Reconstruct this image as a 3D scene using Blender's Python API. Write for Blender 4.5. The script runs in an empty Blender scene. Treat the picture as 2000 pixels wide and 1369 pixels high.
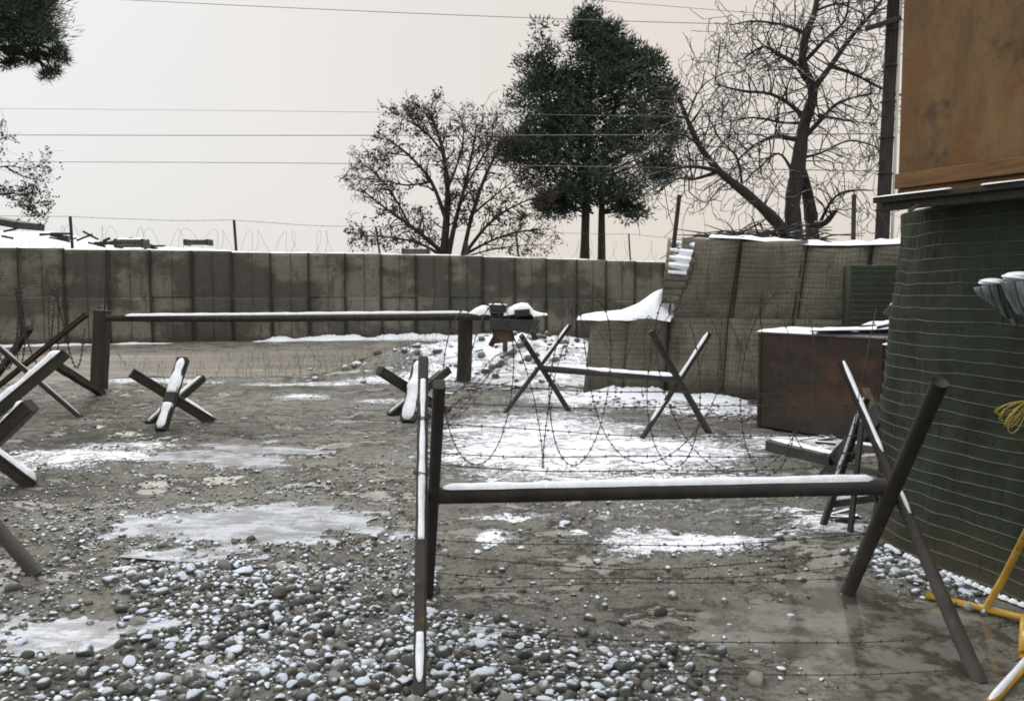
import bpy, math, random
import numpy as np
from mathutils import Vector, Matrix, Quaternion
random.seed(7)
rng = np.random.default_rng(11)
S = bpy.context.scene
C = S.collection

# ------------------------------------------------------------------ camera, sky, sun, exposure
F = 1732.0; EYE = 1.7; PITCH = math.atan(126.5 / F)
cam_d = bpy.data.cameras.new('camera'); cam = bpy.data.objects.new('camera', cam_d); C.objects.link(cam)
cam_d.sensor_width = 36; cam_d.lens = 36 * F / 2000; cam_d.clip_end = 3000; cam_d.clip_start = 0.05
cam.location = (0, 0, EYE); cam.rotation_euler = (math.pi / 2 - PITCH, 0, 0)
S.camera = cam

SUN_EL = math.radians(38); SUN_AZ = math.radians(-35)      # azimuth from +Y (negative = left)
w = bpy.data.worlds.new('World'); S.world = w; w.use_nodes = True
nt = w.node_tree; nt.nodes.clear(); N = nt.nodes.new; L = nt.links.new
out = N('ShaderNodeOutputWorld'); bg = N('ShaderNodeBackground'); bg.inputs[1].default_value = 0.10
sky = N('ShaderNodeTexSky'); sky.sky_type = 'NISHITA'; sky.sun_disc = False
sky.sun_elevation = SUN_EL; sky.sun_rotation = SUN_AZ; sky.air_density = 1.0; sky.dust_density = 4.0
tc = N('ShaderNodeTexCoord'); sep = N('ShaderNodeSeparateXYZ'); L(tc.outputs['Generated'], sep.inputs[0])
# overcast layer: cool toward the left, warm cream to the right, a little brighter overhead, soft cloud mottling
ramp = N('ShaderNodeMapRange'); ramp.inputs['From Min'].default_value = -0.55; ramp.inputs['From Max'].default_value = 0.15
L(sep.outputs['X'], ramp.inputs['Value'])
mixc = N('ShaderNodeMix'); mixc.data_type = 'RGBA'
mixc.inputs['A'].default_value = (7.3, 7.5, 7.7, 1); mixc.inputs['B'].default_value = (7.4, 6.75, 6.15, 1)
L(ramp.outputs[0], mixc.inputs['Factor'])
nz = N('ShaderNodeTexNoise'); nz.inputs['Scale'].default_value = 1.6; nz.inputs['Detail'].default_value = 4
L(tc.outputs['Generated'], nz.inputs['Vector'])
mr2 = N('ShaderNodeMapRange'); mr2.inputs['To Min'].default_value = 0.93; mr2.inputs['To Max'].default_value = 1.07
L(nz.outputs['Fac'], mr2.inputs['Value'])
zen = N('ShaderNodeMapRange'); zen.inputs['From Min'].default_value = 0.32; zen.inputs['From Max'].default_value = 1.0
zen.inputs['To Min'].default_value = 1.0; zen.inputs['To Max'].default_value = 2.9
L(sep.outputs['Z'], zen.inputs['Value'])
mm = N('ShaderNodeMath'); mm.operation = 'MULTIPLY'; L(mr2.outputs[0], mm.inputs[0]); L(zen.outputs[0], mm.inputs[1])
hi = N('ShaderNodeMapRange'); hi.inputs['From Min'].default_value = 0.3; hi.inputs['From Max'].default_value = 0.75; L(sep.outputs['Z'], hi.inputs['Value'])
mz = N('ShaderNodeMix'); mz.data_type = 'RGBA'; mz.inputs['B'].default_value = (7.15, 7.15, 7.15, 1); L(hi.outputs[0], mz.inputs['Factor']); L(mixc.outputs['Result'], mz.inputs['A'])
vm = N('ShaderNodeVectorMath'); vm.operation = 'SCALE'; L(mz.outputs['Result'], vm.inputs[0]); L(mm.outputs[0], vm.inputs['Scale'])
mx2 = N('ShaderNodeMix'); mx2.data_type = 'RGBA'; mx2.inputs['Factor'].default_value = 0.93
L(sky.outputs[0], mx2.inputs['A']); L(vm.outputs[0], mx2.inputs['B'])
L(mx2.outputs['Result'], bg.inputs[0]); L(bg.outputs[0], out.inputs[0])

sd = bpy.data.lights.new('sun', 'SUN'); sd.energy = 1.0; sd.angle = math.radians(25); sd.color = (1, 0.96, 0.9)
sun = bpy.data.objects.new('sun', sd); C.objects.link(sun)
sun_dir = Vector((math.sin(SUN_AZ) * math.cos(SUN_EL), math.cos(SUN_AZ) * math.cos(SUN_EL), math.sin(SUN_EL)))
sun.rotation_euler = sun_dir.to_track_quat('Z', 'Y').to_euler(); sun.location = (0, 0, 30)
S.view_settings.view_transform = 'Standard'; S.view_settings.look = 'None'
S.view_settings.exposure = 0.12; S.view_settings.gamma = 1.0; S.view_settings.use_curve_mapping = False
S.render.engine = 'CYCLES'; S.cycles.filter_width = 1.8

# ------------------------------------------------------------------ helpers
cp, sp = math.cos(PITCH), math.sin(PITCH)
def ray(px, py):
    a = (px - 1000) / F; b = (684.5 - py) / F
    return Vector((a, cp + b * sp, -sp + b * cp))
def at(px, py, Y):                       # the point of the place seen at that spot of the photo, Y metres ahead
    r = ray(px, py); return Vector((0, 0, EYE)) + r * (Y / r.y)
def gp(px, py, h=0.0):                   # the same for a point on level ground of height h
    r = ray(px, py); t = (h - EYE) / r.z; return Vector((0, 0, EYE)) + r * t
def proj(x, y, z):
    z = z - EYE; d = y * cp - z * sp; u = y * sp + z * cp
    return 1000 + F * x / d, 684.5 - F * u / d

_G = {}
def vnoise(x, y, seed=0):
    if seed not in _G: _G[seed] = np.random.default_rng(seed).random((256, 256))
    G = _G[seed]
    xi = np.floor(x).astype(int); yi = np.floor(y).astype(int); fx = x - xi; fy = y - yi
    fx = fx * fx * (3 - 2 * fx); fy = fy * fy * (3 - 2 * fy)
    a = G[xi % 256, yi % 256]; b = G[(xi + 1) % 256, yi % 256]; c = G[xi % 256, (yi + 1) % 256]; d = G[(xi + 1) % 256, (yi + 1) % 256]
    return (a * (1 - fx) + b * fx) * (1 - fy) + (c * (1 - fx) + d * fx) * fy
def fbm(x, y, seed=0, o=4):
    s = 0; a = .5; t = 0
    for k in range(o): s = s + a * vnoise(x * 2 ** k + 17.3 * k, y * 2 ** k + 9.1 * k, seed + k); t += a; a *= .5
    return s / t
def bump2(x, y, cx, cy, rx, ry):
    return np.exp(-((x - cx) / rx) ** 2 - ((y - cy) / ry) ** 2)
def sstep(a, b, x):
    t = np.clip((x - a) / (b - a), 0, 1); return t * t * (3 - 2 * t)

ROAD_Y0, ROAD_Y1 = 16.6, 25.2
def road_mask(x, y):
    yc = y - 0.366 * (x + 4) * .9
    return sstep(ROAD_Y0 + .1, ROAD_Y0 + .9, yc) * (1 - sstep(ROAD_Y1 - 1.2, ROAD_Y1 - .4, yc)) * (1 - sstep(.0, 1.2, x + 1.6))
def gh_np(x, y):
    x = np.asarray(x, float); y = np.asarray(y, float)
    near = 1 - sstep(30, 60, y)
    rm = road_mask(x, y)
    h = (fbm(x * .9, y * .9, 3) - .5) * .055 + (fbm(x * 3.3, y * 3.3, 5, 4) - .5) * .062 * (1 - sstep(12, 25, y)) + (fbm(x * 9, y * 9, 6, 3) - .5) * .034 * (1 - sstep(9, 12, y))
    h = h * (1 - rm * .85) * near
    h = h - 0.2 * sstep(-4, 6, x) * sstep(22, 30, y)
    h = h + .62 * bump2(x, y, 0.1, 17.4, 1.9, 1.1) * (0.8 + .5 * fbm(x * 2, y * 2, 31)) + .35 * bump2(x, y, -2.0, 17.0, 1.2, .8) + .25 * bump2(x, y, 1.6, 17.2, 1.2, 1.2)
    h = h + .10 * bump2(x, y, -8.5, 16.8, 2.5, .7)
    # shallow hollows that hold the puddles
    for (px, py, rx, ry, d) in PUD:
        g = gp(px, py); h = h - d * bump2(x, y, g.x, g.y, rx, ry)
    # wheel ruts curving across the yard
    fade = sstep(-7.5, -6, x) * (1 - sstep(1.2, 2.6, x)); wob_ = .25 * (fbm(x * .8, x * 0 + .5, 57, 3) - .5)
    for y0 in (6.9, 8.5):
        dd_ = y - (y0 - .22 * x + .03 * x * x + wob_)
        h = h + fade * (-.035 * np.exp(-(dd_ / .13) ** 2) + .018 * np.exp(-((np.abs(dd_) - .25) / .08) ** 2)) * (.5 + fbm(x * 2, y * 2, 59))
    # rubble bank along the foot of the green bastion
    h = h + .05 * bump2(x, y, 2.25, 5.35, .22, .5)
    return h
PUD = [(480, 1020, 1.0, .55, .055), (1690, 1260, .62, .8, .07), (470, 885, .75, .75, .05), (90, 1230, .6, .28, .05), (940, 1225, .22, .1, .04), (1640, 1130, .3, .4, .03), (330, 1085, .4, .2, .04), (1480, 1200, .35, .18, .03)]
def gh(x, y): return float(gh_np(x, y))
def ground_at(px, py):
    g = gp(px, py)
    for _ in range(3): g = gp(px, py, gh(g.x, g.y))
    return g

def setp(o, label=None, cat=None, group=None, kind=None):
    if label: o['label'] = label
    if cat: o['category'] = cat
    if group: o['group'] = group
    if kind: o['kind'] = kind
    return o
def thing(name, label, cat, loc=(0, 0, 0), group=None):
    o = bpy.data.objects.new(name, None); C.objects.link(o); o.location = loc; o.empty_display_size = .2
    return setp(o, label, cat, group)
def wloc(o):
    v = Vector((0, 0, 0))
    while o is not None: v += o.location; o = o.parent
    return v

class MB:
    def __init__(s): s.v = []; s.f = []; s.m = []; s.att = []
    def add(s, vs, fs, mi=0, a=0.0):
        n = len(s.v); s.v += [tuple(q) for q in vs]; s.f += [tuple(i + n for i in f) for f in fs]; s.m += [mi] * len(fs); s.att += [a] * len(vs)
    def frame(s, d):
        d = d.normalized(); up = Vector((0, 0, 1))
        if abs(d.dot(up)) > .98: up = Vector((0, 1, 0))
        u = (up - up.dot(d) * d).normalized(); return d, d.cross(u), u
    def beam(s, p0, p1, wd, ht, roll=0, mi=0, bev=.12, jit=0):
        p0 = Vector(p0); p1 = Vector(p1); d, r, u = s.frame(p1 - p0)
        if roll: q = Quaternion(d, roll); r = q @ r; u = q @ u
        b = min(wd, ht) * bev; a = wd / 2; h = ht / 2
        prof = [(-a + b, -h), (a - b, -h), (a, -h + b), (a, h - b), (a - b, h), (-a + b, h), (-a, h - b), (-a, -h + b)]
        n = max(2, int((p1 - p0).length / .25) + 1) if jit else 2; vs = []
        for k in range(n):
            c = p0.lerp(p1, k / (n - 1)); 
            for (x, y) in prof: vs.append(c + r * (x + random.uniform(-jit, jit)) + u * (y + random.uniform(-jit, jit)))
        fs = [tuple(range(7, -1, -1)), tuple(range((n - 1) * 8, n * 8))]
        for k in range(n - 1):
            for j in range(8): j2 = (j + 1) % 8; fs.append((k * 8 + j, k * 8 + j2, k * 8 + 8 + j2, k * 8 + 8 + j))
        s.add(vs, fs, mi)
    def box(s, x0, y0, z0, x1, y1, z1, mi=0):
        vs = [(x0, y0, z0), (x1, y0, z0), (x1, y1, z0), (x0, y1, z0), (x0, y0, z1), (x1, y0, z1), (x1, y1, z1), (x0, y1, z1)]
        s.add(vs, [(3, 2, 1, 0), (4, 5, 6, 7), (0, 1, 5, 4), (1, 2, 6, 5), (2, 3, 7, 6), (3, 0, 4, 7)], mi)
    def tube(s, pts, rad, n=6, mi=0, cap=True, a=0.0):
        pts = [Vector(p) for p in pts]; m = len(pts)
        if not hasattr(rad, '__len__'): rad = [rad] * m
        vs = []; pr = None
        for i in range(m):
            d = (pts[min(i + 1, m - 1)] - pts[max(i - 1, 0)])
            if d.length < 1e-9: d = Vector((0, 0, 1))
            d.normalize()
            if pr is None: _, r, u = s.frame(d)
            else:
                r = pr - pr.dot(d) * d
                r = r.normalized() if r.length > 1e-6 else s.frame(d)[1]
                u = r.cross(d)
            pr = r
            for k in range(n):
                t = 2 * math.pi * k / n; vs.append(pts[i] + (r * math.cos(t) + u * math.sin(t)) * rad[i])
        fs = []
        for i in range(m - 1):
            for k in range(n): k2 = (k + 1) % n; fs.append((i * n + k, i * n + k2, (i + 1) * n + k2, (i + 1) * n + k))
        if cap and n > 2: fs += [tuple(range(n)), tuple(range((m - 1) * n + n - 1, (m - 1) * n - 1, -1))]
        s.add(vs, fs, mi, a)
    def pipe(s, p0, p1, r0, r1=None, n=14, mi=0):
        s.tube([p0, p1], [r0, r1 or r0], n, mi)
    def snow(s, p0, p1, wd, th, off, seg=.04, wob=.35, gaps=0.0, flat=.25):
        """snow lying along the upper side of a bar: off = distance from the bar's axis to its top"""
        p0 = Vector(p0); p1 = Vector(p1); d, r, u = s.frame(p1 - p0); Ln = (p1 - p0).length
        n = max(4, int(Ln / seg)); sd_ = random.random() * 100; K = 6; run = []
        t_ = np.linspace(0, Ln, n)
        nz_ = fbm(t_ * 6 + sd_, t_ * 0 + .3, 8, 3); ga = fbm(t_ * 2.3 + sd_, t_ * 0 + 5.3, 9, 2)
        for i in range(n):
            if gaps and ga[i] < gaps:
                if len(run) > 2: s._snowrun(run, K)
                run = []; continue
            e = min(1, (min(i, n - 1 - i) + .3) / 2.0)
            run.append((p0 + d * t_[i], r, u, wd * (.75 + wob * (nz_[i] - .3)) * (.5 + .5 * e), th * (1 + wob * 2 * (nz_[i] - .5)) * e, off, flat))
        if len(run) > 2: s._snowrun(run, K)
    def _snowrun(s, run, K):
        vs = []; m = len(run)
        for (c, r, u, wd, th, off, flat) in run:
            for k in range(K + 1):
                t = math.pi * k / K
                vs.append(c + r * (math.cos(t) * wd / 2) + u * (off - flat * wd * abs(math.cos(t)) ** 2 * .5 + math.sin(t) * th))
        fs = [(i * (K + 1) + k, i * (K + 1) + k + 1, (i + 1) * (K + 1) + k + 1, (i + 1) * (K + 1) + k) for i in range(m - 1) for k in range(K)]
        fs += [tuple(range(K, -1, -1)), tuple(range((m - 1) * (K + 1), m * (K + 1)))]
        s.add(vs, fs)
    def build(s, name, mats, parent=None, smooth=False, origin=None):
        me = bpy.data.meshes.new(name); og = wloc(parent) if parent else Vector(origin or (0, 0, 0))
        v = np.array(s.v, dtype=float).reshape(-1, 3) - np.array(og)
        me.from_pydata(v.tolist(), [], s.f)
        if not isinstance(mats, (list, tuple)): mats = [mats]
        for m_ in mats: me.materials.append(m_)
        if len(mats) > 1: me.polygons.foreach_set('material_index', s.m)
        if smooth: me.polygons.foreach_set('use_smooth', [True] * len(me.polygons))
        if any(s.att):
            at_ = me.attributes.new('tint', 'FLOAT', 'POINT'); at_.data.foreach_set('value', s.att)
        me.update()
        o = bpy.data.objects.new(name, me); C.objects.link(o)
        if parent: o.parent = parent
        else: o.location = og
        return o

# ------------------------------------------------------------------ materials
class MT:
    def __init__(s, name):
        s.m = bpy.data.materials.new(name); s.m.use_nodes = True; s.t = s.m.node_tree
        s.p = s.t.nodes['Principled BSDF']; s.tc = s.t.nodes.new('ShaderNodeTexCoord')
        s.geo = s.t.nodes.new('ShaderNodeNewGeometry')
    def n(s, ty, **k):
        q = s.t.nodes.new(ty)
        for a, b in k.items(): setattr(q, a, b)
        return q
    def l(s, a, b): s.t.links.new(a, b)
    def noise(s, scale, detail=5, rough=.6, vec=None, stretch=None):
        q = s.n('ShaderNodeTexNoise'); q.inputs['Scale'].default_value = scale; q.inputs['Detail'].default_value = detail; q.inputs['Roughness'].default_value = rough
        v = vec or s.tc.outputs['Object']
        if stretch:
            mp = s.n('ShaderNodeMapping'); mp.inputs['Scale'].default_value = stretch; s.l(v, mp.inputs[0]); v = mp.outputs[0]
        s.l(v, q.inputs['Vector']); return q.outputs['Fac']
    def ramp(s, fac, stops):
        q = s.n('ShaderNodeValToRGB'); e = q.color_ramp.elements
        while len(e) < len(stops): e.new(.5)
        for i, (p, c) in enumerate(stops):
            e[i].position = p; e[i].color = (c[0], c[1], c[2], 1) if hasattr(c, '__len__') else (c, c, c, 1)
        s.l(fac, q.inputs[0]); return q.outputs['Color']
    def mix(s, f, a, b, mode='MIX'):
        q = s.n('ShaderNodeMix', data_type='RGBA', blend_type=mode)
        for inp, val in (('Factor', f), ('A', a), ('B', b)):
            if hasattr(val, 'links') or hasattr(val, 'is_linked'): s.l(val, q.inputs[inp])
            elif inp == 'Factor': q.inputs[inp].default_value = val
            else: q.inputs[inp].default_value = (*val, 1)
        return q.outputs['Result']
    def math(s, op, a, b=0.0, clamp=False):
        q = s.n('ShaderNodeMath', operation=op, use_clamp=clamp)
        for i, val in enumerate((a, b)):
            if hasattr(val, 'is_linked'): s.l(val, q.inputs[i])
            else: q.inputs[i].default_value = val
        return q.outputs[0]
    def mr(s, v, a, b, c=0., d=1.):
        q = s.n('ShaderNodeMapRange', interpolation_type='SMOOTHSTEP'); s.l(v, q.inputs[0])
        for i, x in enumerate((a, b, c, d)): q.inputs[i + 1].default_value = x
        return q.outputs[0]
    def col(s, c): s.l(c, s.p.inputs['Base Color'])
    def rough(s, r):
        if hasattr(r, 'is_linked'): s.l(r, s.p.inputs['Roughness'])
        else: s.p.inputs['Roughness'].default_value = r
    def bump(s, h, dist, st=1.0):
        q = s.n('ShaderNodeBump'); q.inputs['Distance'].default_value = dist; q.inputs['Strength'].default_value = st
        s.l(h, q.inputs['Height'])
        if s.p.inputs['Normal'].links: s.l(s.p.inputs['Normal'].links[0].from_socket, q.inputs['Normal'])
        s.l(q.outputs[0], s.p.inputs['Normal'])
    def snowcap(s, base, a=.55, b=.8, k=.5, scale=9, white=(.82, .85, .9), extra=None):
        """fallen snow on whatever faces the sky"""
        sx = s.n('ShaderNodeSeparateXYZ'); s.l(s.geo.outputs['Normal'], sx.inputs[0])
        v = s.math('ADD', sx.outputs['Z'], s.math('MULTIPLY', s.math('SUBTRACT', s.noise(scale, 4, vec=s.geo.outputs['Position']), .5), k))
        if extra is not None: v = s.math('ADD', v, extra)
        f = s.mr(v, a, b); return s.mix(f, base, white), f
def simple(name, c1, c2, scale=6, rough=.75, bumpd=.004, bs=40, metal=0, stretch=None, snow=None, spots=None):
    m = MT(name); c = m.mix(m.mr(m.noise(scale, 6, .65, stretch=stretch), .3, .7), c1, c2)
    if spots: c = m.mix(m.mr(m.noise(scale * 2.7, 4), spots[0], spots[0] + .12), c, spots[1])
    if snow: c, f = m.snowcap(c, *snow)
    m.col(c); m.rough(rough); m.p.inputs['Metallic'].default_value = metal
    if bumpd: m.bump(m.noise(bs, 4, stretch=stretch), bumpd)
    return m.m

# snow
m = MT('snow'); n1 = m.noise(5, 6); 
m.col(m.ramp(m.noise(22, 6, .7), [(.25, (.62, .66, .72)), (.6, (.86, .88, .92))])); m.rough(.55); m.bump(m.noise(60, 5), .006, .8)
m.p.inputs['Subsurface Weight'].default_value = 0.0
SNOW = m.m

STEEL = simple('dark_steel', (.012, .010, .009), (.03, .024, .019), 9, .75, .0015, 60, spots=(.6, (.055, .03, .018)))
STEEL2 = simple('weathered_steel', (.015, .013, .011), (.04, .032, .025), 7, .75, .0015, 60, spots=(.6, (.07, .042, .024)))
RUST = simple('rusty_steel', (.025, .013, .009), (.055, .022, .012), 10, .85, .002, 70)
BEAM = simple('weathered_beam', (.015, .013, .010), (.045, .037, .027), 5, .8, .004, 40, stretch=(1, 1, 1))
WOODPOST = simple('old_timber', (.018, .015, .011), (.042, .034, .025), 3, .85, .006, 25, stretch=(6, 6, .7))
WIRE = simple('wire_rust', (.02, .017, .014), (.05, .038, .028), 30, .65, 0)
GALV = simple('galvanised_wire', (.05, .065, .052), (.13, .15, .125), 12, .5, 0, metal=.0)
BARK = simple('bark', (.02, .017, .014), (.05, .042, .034), 5, .9, .01, 14, stretch=(3, 3, .6))
BARKS = simple('snowy_bark', (.018, .016, .014), (.045, .038, .032), 5, .9, .01, 14, stretch=(3, 3, .6), snow=(.72, .95, .7, 4))
YELLOW = simple('yellow_paint', (.42, .24, .03), (.60, .37, .05), 8, .5, .001, 50, spots=(.64, (.16, .09, .035)), snow=(.93, 1.05, .5, 14))
LAMBER = simple('raw_lumber', (.10, .045, .014), (.20, .10, .032), 3, .8, .002, 30, stretch=(1, 1, 10))

def leafmat(name, c1, c2, tr=.2):
    m = MT(name); a = m.n('ShaderNodeAttribute', attribute_name='tint')
    c = m.mix(a.outputs['Fac'], c1, c2); m.col(c); m.rough(.75)
    m.p.inputs['Specular IOR Level'].default_value = .2
    return m.m
NEEDLE = leafmat('pine_needles', (.014, .028, .019), (.075, .10, .070))
DRYLEAF = leafmat('dry_leaves', (.04, .032, .022), (.10, .06, .036))

# plywood
m = MT('stained_plywood')
g = m.noise(1.6, 7, .7, stretch=(5, 1.0, .7)); blot = m.noise(1.5, 5, .65); fine = m.noise(11, 6, .7, stretch=(1, 1, 5))
c = m.ramp(g, [(.38, (.09, .046, .012)), (.5, (.138, .078, .024)), (.62, (.17, .105, .038))])
c = m.mix(m.mr(blot, .49, .55, 0, .85), c, (.135, .052, .010)); c = m.mix(m.mr(m.noise(1.1, 6, .7), .50, .58, 0, .8), c, (.05, .026, .010))
c = m.mix(m.mr(fine, .4, .65, 0, .2), c, (.19, .12, .05)); m.col(c); m.rough(.8); m.bump(fine, .0006)
PLY = m.m

# gabion cloth: pale dirty geotextile, damp upper half, mud splashes
def cloth(name, pale, damp, dark, period, bw=.05):
    m = MT(name); v = m.geo.outputs['Position']
    c = m.mix(m.mr(m.noise(.62, 5, .6, vec=v, stretch=(.8, .8, 1.2)), .45, .56), damp, pale)
    c = m.mix(m.mr(m.noise(1.7, 5, .7, vec=v, stretch=(2.2, 2.2, .5)), .52, .68, 0, .8), c, dark)
    c = m.mix(m.mr(m.noise(9, 6, .75, vec=v), .35, .75, 0, .45), c, dark)
    c = m.mix(m.mr(m.noise(70, 3, .7, vec=v), .3, .7, 0, .25), c, pale)
    sx = m.n('ShaderNodeSeparateXYZ'); m.l(v, sx.inputs[0])
    base = m.mr(m.math('ADD', sx.outputs['Z'], m.math('MULTIPLY', m.noise(2.3, 5, .7, vec=v), .5)), .32, .55, .75, 0)
    c = m.mix(base, c, (.075, .062, .045))
    wv = m.math('SINE', m.math('MULTIPLY', sx.outputs['Z'], 2 * math.pi / period)); 
    m.col(c); m.rough(.92); m.bump(wv, period * bw, .6); m.bump(m.noise(14, 6, .7, vec=v), .02, .8); m.p.inputs['Specular IOR Level'].default_value = .2
    return m.m
CLOTH = cloth('pale_geotextile', (.20, .188, .155), (.078, .076, .064), (.042, .040, .034), .0762)
CLOTHN = cloth('pale_geotextile_near', (.20, .185, .145), (.12, .112, .088), (.06, .055, .044), .0762, .03)
m = MT('green_geotextile'); v = m.geo.outputs['Position']
c = m.mix(m.mr(m.noise(2.5, 6, .7, vec=v, stretch=(1, 1, .4)), .35, .65), (.018, .023, .014), (.032, .040, .026))
c = m.mix(m.mr(m.noise(40, 5, .8, vec=v), .4, .7, 0, .5), c, (.035, .043, .03))
c = m.mix(m.mr(m.noise(1.1, 5, .7, vec=v), .52, .62, 0, .5), c, (.036, .034, .022))
c = m.mix(m.mr(m.noise(5, 6, .75, vec=v, stretch=(1, 1, .25)), .52, .64, 0, .5), c, (.044, .054, .038))
sx = m.n('ShaderNodeSeparateXYZ'); m.l(v, sx.inputs[0]); c = m.mix(m.mr(m.math('ADD', sx.outputs['Z'], m.math('MULTIPLY', m.noise(4, 5, .7, vec=v), .5)), .3, .62, .8, 0), c, (.055, .047, .033))
m.col(c); m.rough(.9); m.bump(m.noise(26, 6, .75, vec=v), .006, .7); m.p.inputs['Specular IOR Level'].default_value = .2
GREEN = m.m

# rusty plate
m = MT('rusty_plate'); v = m.tc.outputs['Object']
c = m.mix(m.mr(m.noise(2.2, 6, .7), .35, .65), (.021, .015, .010), (.040, .021, .013))
c = m.mix(m.mr(m.noise(1.3, 4, .6), .5, .64), c, (.065, .029, .016)); c = m.mix(m.mr(m.noise(7, 5, .8, stretch=(1, 1, .25)), .56, .7, 0, .5), c, (.12, .075, .04))
sx = m.n('ShaderNodeSeparateXYZ'); m.l(v, sx.inputs[0])
c = m.mix(m.mr(m.math('ADD', sx.outputs['Z'], m.math('MULTIPLY', m.noise(3, 5), .5)), .35, .75, .75, 0), c, (.028, .028, .018))
m.col(c); m.rough(.8); m.bump(m.noise(20, 5), .004); m.bump(m.noise(1.8, 3), .08)
RPLATE = m.m

# ground
m = MT('muddy_ground'); v = m.geo.outputs['Position']
A = m.n('ShaderNodeAttribute', attribute_name='snow'); B = m.n('ShaderNodeAttribute', attribute_name='wet'); D = m.n('ShaderNodeAttribute', attribute_name='dirt')
big = m.noise(.8, 6, .7, vec=v); mid = m.noise(5, 8, .75, vec=v); gr = m.noise(38, 5, .8, vec=v); st = m.noise(1.6, 7, .75, vec=v, stretch=(.35, 1.5, 1)); fl = m.noise(16, 6, .8, vec=v, stretch=(.6, 1.2, 1))
c = m.mix(m.mr(big, .42, .58), (.275, .262, .205), (.40, .39, .325))
c = m.mix(m.mr(mid, .48, .62, 0, .8), c, (.42, .405, .35)); c = m.mix(m.mr(mid, .38, .47, .6, 0), c, (.08, .07, .05))
c = m.mix(m.mr(fl, .53, .62, 0, .6), c, (.33, .315, .28)); c = m.mix(m.mr(fl, .38, .46, .55, 0), c, (.07, .062, .047))
def pebbles(c, sc, lo, hi, amt):
    vor = m.n('ShaderNodeTexVoronoi', voronoi_dimensions='2D'); vor.inputs['Scale'].default_value = sc; m.l(v, vor.inputs['Vector'])
    cell = m.n('ShaderNodeSeparateColor'); m.l(vor.outputs['Color'], cell.inputs[0])
    peb = m.math('MULTIPLY', m.mr(vor.outputs['Distance'], .2, .4, 1, 0), m.mr(cell.outputs[0], lo, hi))
    return m.mix(m.math('MULTIPLY', peb, amt), c, m.mix(m.mr(cell.outputs[1], .2, .8), (.05, .05, .044), (.46, .45, .40))), peb
c, peb = pebbles(c, 17, .74, .77, .7); c, peb2 = pebbles(c, 33, .6, .64, .75); c, peb3 = pebbles(c, 60, .5, .55, .7)
c = m.mix(m.mr(gr, .46, .62, 0, .45), c, (.34, .325, .29)); c = m.mix(m.mr(gr, .38, .47, .5, 0), c, (.05, .045, .035))
c = m.mix(m.math('MULTIPLY', D.outputs['Fac'], m.mr(st, .4, .55, .7, 1)), c, m.mix(m.mr(mid, .42, .58), (.020, .017, .012), (.075, .065, .047)))
c = m.mix(m.math('MULTIPLY', B.outputs['Fac'], m.mr(mid, .4, .6, .5, .85)), c, (.06, .052, .038))
pat = m.noise(2.6, 10, .8, vec=v, stretch=(.7, 1.2, 1))
c = m.mix(m.mr(pat, .52, .58, 0, .55), c, (.34, .325, .275)); c = m.mix(m.math('MULTIPLY', m.mr(pat, .41, .48, 1, 0), m.math('ADD', m.math('MULTIPLY', D.outputs['Fac'], .75), .20), clamp=True), c, (.045, .039, .028))
film = m.mr(m.noise(2.0, 6, .75, vec=v, stretch=(.6, 1.3, 1)), .50, .57)
c = m.mix(m.math('MULTIPLY', film, .45), c, (.09, .082, .066))
sn = m.math('ADD', m.math('ADD', m.math('MULTIPLY', A.outputs['Fac'], 1.98), m.math('MULTIPLY', m.math('SUBTRACT', st, .5), 1.7)), m.math('ADD', m.math('MULTIPLY', m.math('SUBTRACT', fl, .5), 2.2), m.math('MULTIPLY', m.math('SUBTRACT', gr, .5), 1.8)))
sf = m.mr(sn, .56, .80); thin = m.mr(sn, .36, .60, 0, .4)
c = m.mix(thin, c, (.42, .44, .46)); c = m.mix(sf, c, (.86, .88, .92))
m.col(c)
wetf = m.math('MAXIMUM', film, B.outputs['Fac'])
m.rough(m.math('ADD', m.math('MULTIPLY', m.math('SUBTRACT', 1, wetf), .26), m.mr(mid, .4, .6, .09, .30)))
calm = m.math('MULTIPLY', m.math('SUBTRACT', 1, m.math('MULTIPLY', wetf, .88)), m.math('SUBTRACT', 1, m.math('MULTIPLY', sf, .75)))
for h_, d_ in ((mid, .06), (fl, .035), (pat, .08), (peb, .014), (peb2, .008), (gr, .014)): m.bump(m.math('MULTIPLY', h_, calm), d_, 1)
m.bump(sf, .02, .8)
m.l(m.math('ADD', m.math('MULTIPLY', wetf, .5), .08), m.p.inputs['Specular IOR Level'])
GROUND = m.m

m = MT('dirt_track'); v = m.geo.outputs['Position']
st = m.noise(.8, 7, .72, vec=v, stretch=(.18, 1.6, 1)); mid = m.noise(3, 6, .7, vec=v)
c = m.ramp(st, [(.42, (.028, .022, .013)), (.48, (.058, .046, .027)), (.53, (.082, .066, .041)), (.60, (.13, .112, .08))])
c = m.mix(m.mr(mid, .35, .7, 0, .5), c, (.12, .105, .078)); c = m.mix(m.mr(st, .62, .66, 0, .4), c, (.5, .5, .5)); m.col(c); m.rough(.55); m.bump(mid, .04); m.bump(m.noise(20, 5, vec=v), .01)
TRACK = m.m

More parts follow.
